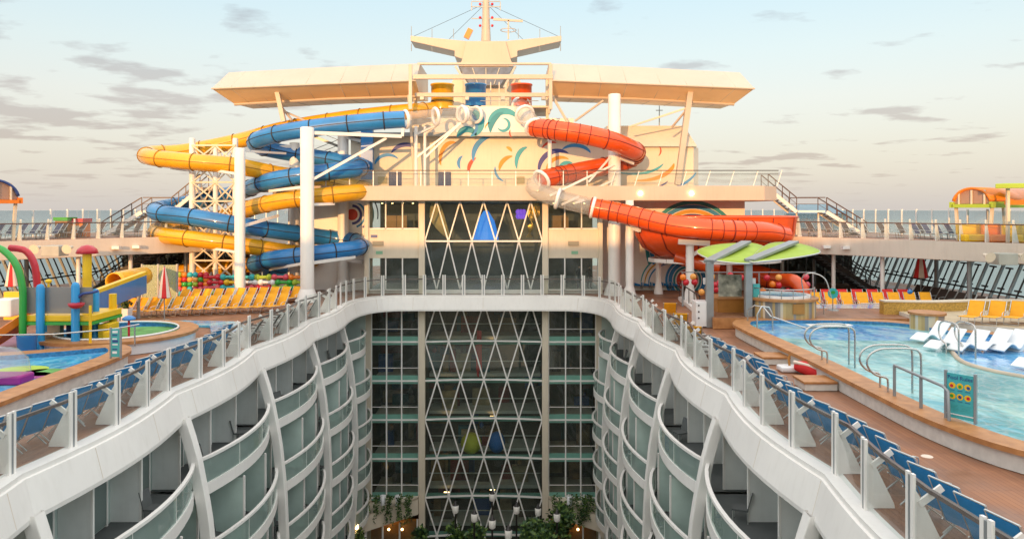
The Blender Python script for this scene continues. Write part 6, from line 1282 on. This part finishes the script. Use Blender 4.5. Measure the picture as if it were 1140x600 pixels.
t = thing('climbing_tube', 'red curved crawl tube standing behind the whirlpool', 'play tube', (XA(885, 48), 48, 0), w=True); m = MB(); m.tube(spline([W(872, 312, 49.5), W(884, 313, 48.6), W(893, 322, 48), W(894, 334, 47.8)], .3), .45, 16); m.build('tube', M['red'], t)
t = thing('round_notice', 'round aqua notice on a thin pole before the right yellow loungers', 'sign', (XA(927, 42.5), 42.5, .6), w=True); p = W(927.5, 326.5, 42.5); m = MB(); q = [(p.x + .30 * math.cos(2 * math.pi * k / 24), 42.5, p.z + .30 * math.sin(2 * math.pi * k / 24)) for k in range(24)]; m.slab(q, (0, .03, 0)); o = m.build('disc', BC[3], t); m = MB(); m.slab([(p.x + .13 * math.cos(2 * math.pi * k / 16), 42.49, p.z + .05 + .1 * math.sin(2 * math.pi * k / 16)) for k in range(16)], (0, .004, 0)); m.build('symbol', M['green'], o); m = MB(); m.cyl((p.x, 42.54, .6), (p.x, 42.54, p.z), .03, n=8); m.lathe([(0, .65), (.3, .64), (.34, .6)], (p.x, 42.54, 0), 16, sm=False); m.build('pole', M['grey'], t)
# side-deck kiosks and canopies
def kiosk(px0, px1, pt, Y, body, top, lab):
    t = thing('deck_kiosk', lab, 'kiosk', (XA((px0 + px1) / 2, Y), Y, DZ), w=True); m = MB(); m.box(XA(px0, Y), Y, DZ, XA(px1, Y), Y + 1, ZA(pt + 4, Y)); m.build('body', M[body], t, bev=.03); m = MB(); m.box(XA(px0 - 1, Y), Y - .1, ZA(pt + 4, Y), XA(px1 + 1, Y), Y + 1.1, ZA(pt, Y)); m.build('sign_board', M[top], t); m = MB(); m.box(XA(px0 + 3, Y), Y - .02, DZ + .5, XA(px1 - 3, Y), Y, ZA(pt + 8, Y)); m.build('front_panel', M['cream'] if body == 'orange' else M['brown'], t)
kiosk(61, 75, 242, 52.5, 'brown', 'green', 'brown kiosk with a green top board on the left side deck'); kiosk(77, 92, 243.5, 53, 'orange', 'crimson', 'orange kiosk with a red top board on the left side deck')
def barrel(lab, x, y, L_, r, z, cmat, trim, rz, open_=True):
    t = thing('barrel_canopy', lab, 'canopy', (x, y, DZ), rz); v = []; m = MB(); n = 14
    for yy in (0, L_):
        for k in range(n + 1): a = math.pi * (.06 + .88 * k / n); v.append((r * math.cos(a), yy, z - DZ + r * .85 * math.sin(a)))
    m.add(v, [(k, k + 1, n + 2 + k, n + 1 + k) for k in range(n)], 0, True); o = m.build('vault', M[cmat], t); b = o.modifiers.new('thick', 'SOLIDIFY'); b.thickness = .14
    m = MB()
    for s_ in (-1, 1): m.box(s_ * r - .12, -.05, z - DZ - .25, s_ * r + .12, L_ + .05, z - DZ + .12)
    m.box(-r, -.05, z - DZ - .25, r, .1, z - DZ - .02); m.build('beam', M[trim], t)
    for s_ in (-.8, 0, .8): m = MB(); m.box(s_ * r * .8 - .05, .02, z - DZ - .02, s_ * r * .8 + .05, .1, z - DZ + .7 * r); m.build('gable_bar', M['cream'], t)
    m = MB(); q = [(r * .97 * math.cos(math.pi * k / 14), .14, z - DZ + r * .82 * math.sin(math.pi * k / 14)) for k in range(15)]; m.slab(q, (0, .03, 0)); m.build('gable_panel', M['g_gable'], t); m = MB(); m.slab([(x_, L_ - .2, z_) for x_, y_, z_ in q], (0, .03, 0)); m.build('gable_panel', M['g_gable'], t)
    for s_ in (-1, 1):
        for yy in (.3, L_ - .3): m = MB(); m.bar((s_ * r * .8, yy, 0), (s_ * r * .9, yy, z - DZ - .25), .16, .16); m.build('leg', M['cream'], t)
Y = 47; barrel('orange barrel vaulted canopy with a lime beam on the right side deck', XA(1081, Y), Y, 6, 1.25, ZA(227, Y), 'orange', 'lime', R(-62))
Y = 46; barrel('navy barrel vaulted canopy with an orange beam at the left picture edge', XA(-6, Y), Y, 5, 1.5, ZA(222, Y), 'navy', 'orange', R(60))
t = thing('flat_canopy', 'flat lime green canopy at the right picture edge beside the orange vault', 'canopy', (XA(1140, 44), 44, DZ), w=True); m = MB(); a = W(1108, 210, 44); m.slab([a, W(1180, 209, 42), W(1180, 209, 46) , W(1118, 209, 47)], (0, 0, .28)); m.build('roof', M['lime'], t, bev=.04)
for px, y in ((1122, 44.4), (1160, 43.5)): m = MB(); m.bar((XA(px, y), y, DZ), (XA(px, y), y, ZA(210, y)), .16, .16); m.build('post', M['cream'], t)
m = MB(); m.box(XA(1118, 45), 44.8, ZA(228, 45), XA(1180, 45), 45, ZA(223, 45)); m.build('beam', M['orange'], t)
t = thing('booth_seating', 'yellow and orange curved booth seats on the right side deck', 'booth', (XA(1100, 44.6), 44.8, DZ), w=True)
for px0, px1, c in ((1074, 1102, 'pyellow'), (1103, 1124, 'orange'), (1126, 1160, 'pyellow')):
    m = MB(); Yb = 45.5 - .02 * (px0 - 1074); m.box(XA(px0, Yb), Yb, DZ, XA(px1, Yb), Yb + .8, DZ + .45); m.box(XA(px0, Yb), Yb + .75, DZ + .4, XA(px1, Yb), Yb + 1.0, DZ + 1.1); m.build('seat', M[c], t, bev=.08)
t = thing('glass_shelter', 'blue roofed glass shelter far back on the right side deck', 'shelter', (XA(915, 68), 68, DZ), w=True); m = MB(); a0, a1 = XA(888, 68), XA(945, 68); m.add([(a0, 68, DZ + 1.6), (a1, 68, DZ + 1.6), (a1 - 1, 70, DZ + 2.5), (a0 + 1, 70, DZ + 2.5), (a0, 72, DZ + 1.6), (a1, 72, DZ + 1.6)], [(0, 1, 2, 3), (3, 2, 5, 4), (0, 3, 4), (1, 5, 2)]); m.build('roof', mat('roof_blue', (.12, .22, .30), .4), t); m = MB(); m.box(a0 + .2, 68.2, DZ, a1 - .2, 71.8, DZ + 1.6); m.build('glass_wall', M['g_side'], t)
# ================================================================== PARK AT THE FOOT OF THE WELL
def lamp():
    t = thing('park_lamp', 'x', 'street lamp', group='lamps in the park at the foot of the well'); m = MB(); m.lathe([(.14, 0), (.12, .5), (.07, .6), (.06, 4.2), (.10, 4.25)], (0, 0, 0), 10); m.build('pole', M['dark'], t); m = MB(); m.lathe([(.12, 4.25), (.20, 4.32), (.22, 4.75), (.14, 4.85), (0, 4.9)], (0, 0, 0), 10); m.build('lantern', M['ltrn'], t); m = MB(); m.lathe([(.20, 4.78), (.10, 4.92), (.03, 5.1), (0, 5.1)], (0, 0, 0), 10); m.build('cap', M['dark'], t); return t
lm = Repeat(lamp())
for i, (px, py, Y) in enumerate(((507, 561, 50), (528, 570, 47), (548, 548, 53), (548, 577, 45), (566, 588, 43), (575, 562, 51), (599, 564, 51), (620, 570, 48))): lm.put((XA(px, Y), Y, ZA(py, Y) - 4.85), 0, 'black park lamp with a white lantern before the diamond glass, %s from the left' % ordn(i))
def tree(px, py, Y, r, n, nm, lab, sq=1.1):
    x = XA(px, Y); zt_ = ZA(py, Y); t = thing(nm, lab, 'tree', (x, Y, -21.3), w=True, group='trees and shrubs in the park'); r_ = random.Random(int(px)); m = MB(); top = zt_ - r * sq * .8; q = spline([(x, Y, -21.3), (x + .1, Y, (top - 21.3) / 2), (x, Y + .1, top)], .6); m.tube(q, [.16 - .10 * i / (len(q) - 1) for i in range(len(q))], 8)
    for k in range(6): a = r_.uniform(0, 6.28); m.cyl((x, Y, top - .5 - .2 * k), (x + r * .7 * math.cos(a), Y + r * .7 * math.sin(a), top + r_.uniform(-.4, .7)), .05, .015, 6)
    m.build('trunk', M['bark'], t); m = MB()
    for k in range(9): 
        d = Vector((r_.uniform(-1, 1), r_.uniform(-1, 1), r_.uniform(-.9, 1))); d = d.normalized() * r_.uniform(.2, .75) * r; leaves(m, (x + d.x, Y + d.y, top + .2 * r + d.z * sq), r * r_.uniform(.28, .5), n // 9, .28, r_)
    m.build('crown', [M['fgreen'], M['fdark']], t, fix=False)
tree(602, 574, 50, 1.35, 1300, 'park_tree', 'bright green bushy tree in the park just left of the right portal'); tree(625, 566, 51, 1.3, 1300, 'park_tree', 'darker green tree in the park before the right portal')
tree(590, 588, 47, .9, 700, 'park_tree', 'small green shrub in the park at the middle of the diamond glass'); tree(530, 583, 48, .8, 600, 'park_tree', 'small tree in the park around the second lamp'); tree(508, 586, 50, .9, 600, 'park_tree', 'small tree in the park around the leftmost lamp'); tree(468, 587, 52, .7, 500, 'park_tree', 'slim shrub in the park beside the left portal'); tree(610, 592, 45, 1.2, 900, 'park_tree', 'low green shrub in front of the park trees on the right')
tree(398, 590, 50, .6, 400, 'park_tree', 'shrub in the park beside the left balcony wall')
for sg, wd in ((-1, 'left'), (1, 'right')):
    t = thing('hanging_planter', 'white tubs with trailing dark vines on the ledge above the %s portal' % wd, 'planter', (sg * 6.6, 55, ZA(556, 55)), w=True, group='vine planters above the portals'); r_ = random.Random(sg + 5); zp = ZA(560, 55)
    for dx in (-.5, .6): m = MB(); m.lathe([(.18, 0), (.22, .7), (.16, .7), (.1, .5)], (sg * 6.9 + dx, 54.7, zp), 12); m.build('tub', M['shellw'], t)
    m = MB()
    for k in range(16):
        x = sg * 6.8 + r_.uniform(-1.6, 1.6); y = 54.2; q = spline([(x, 54.8, zp + .6), (x + r_.uniform(-.3, .3), 54.2, zp + .45), (x + r_.uniform(-.4, .4), 53.95, zp - r_.uniform(.2, 1.3))], .14)
        for p in q: leaves(m, p, .14, 8, .16, r_)
    m.build('vines', [M['fdark'], M['fgreen']], t, fix=False)
m = MB(); p = W(392, 592, 50)
t = thing('glowing_sculpture', 'glowing orange leaf shaped lamp at the foot of the left balcony wall', 'lamp', p, w=True); m.slab([W(394, 600, 50), W(390, 604, 50), W(394, 590, 50), W(398, 584, 50), W(399, 592, 50)], (0, .15, 0)); m.build('glow_panel', M['warm'], t)
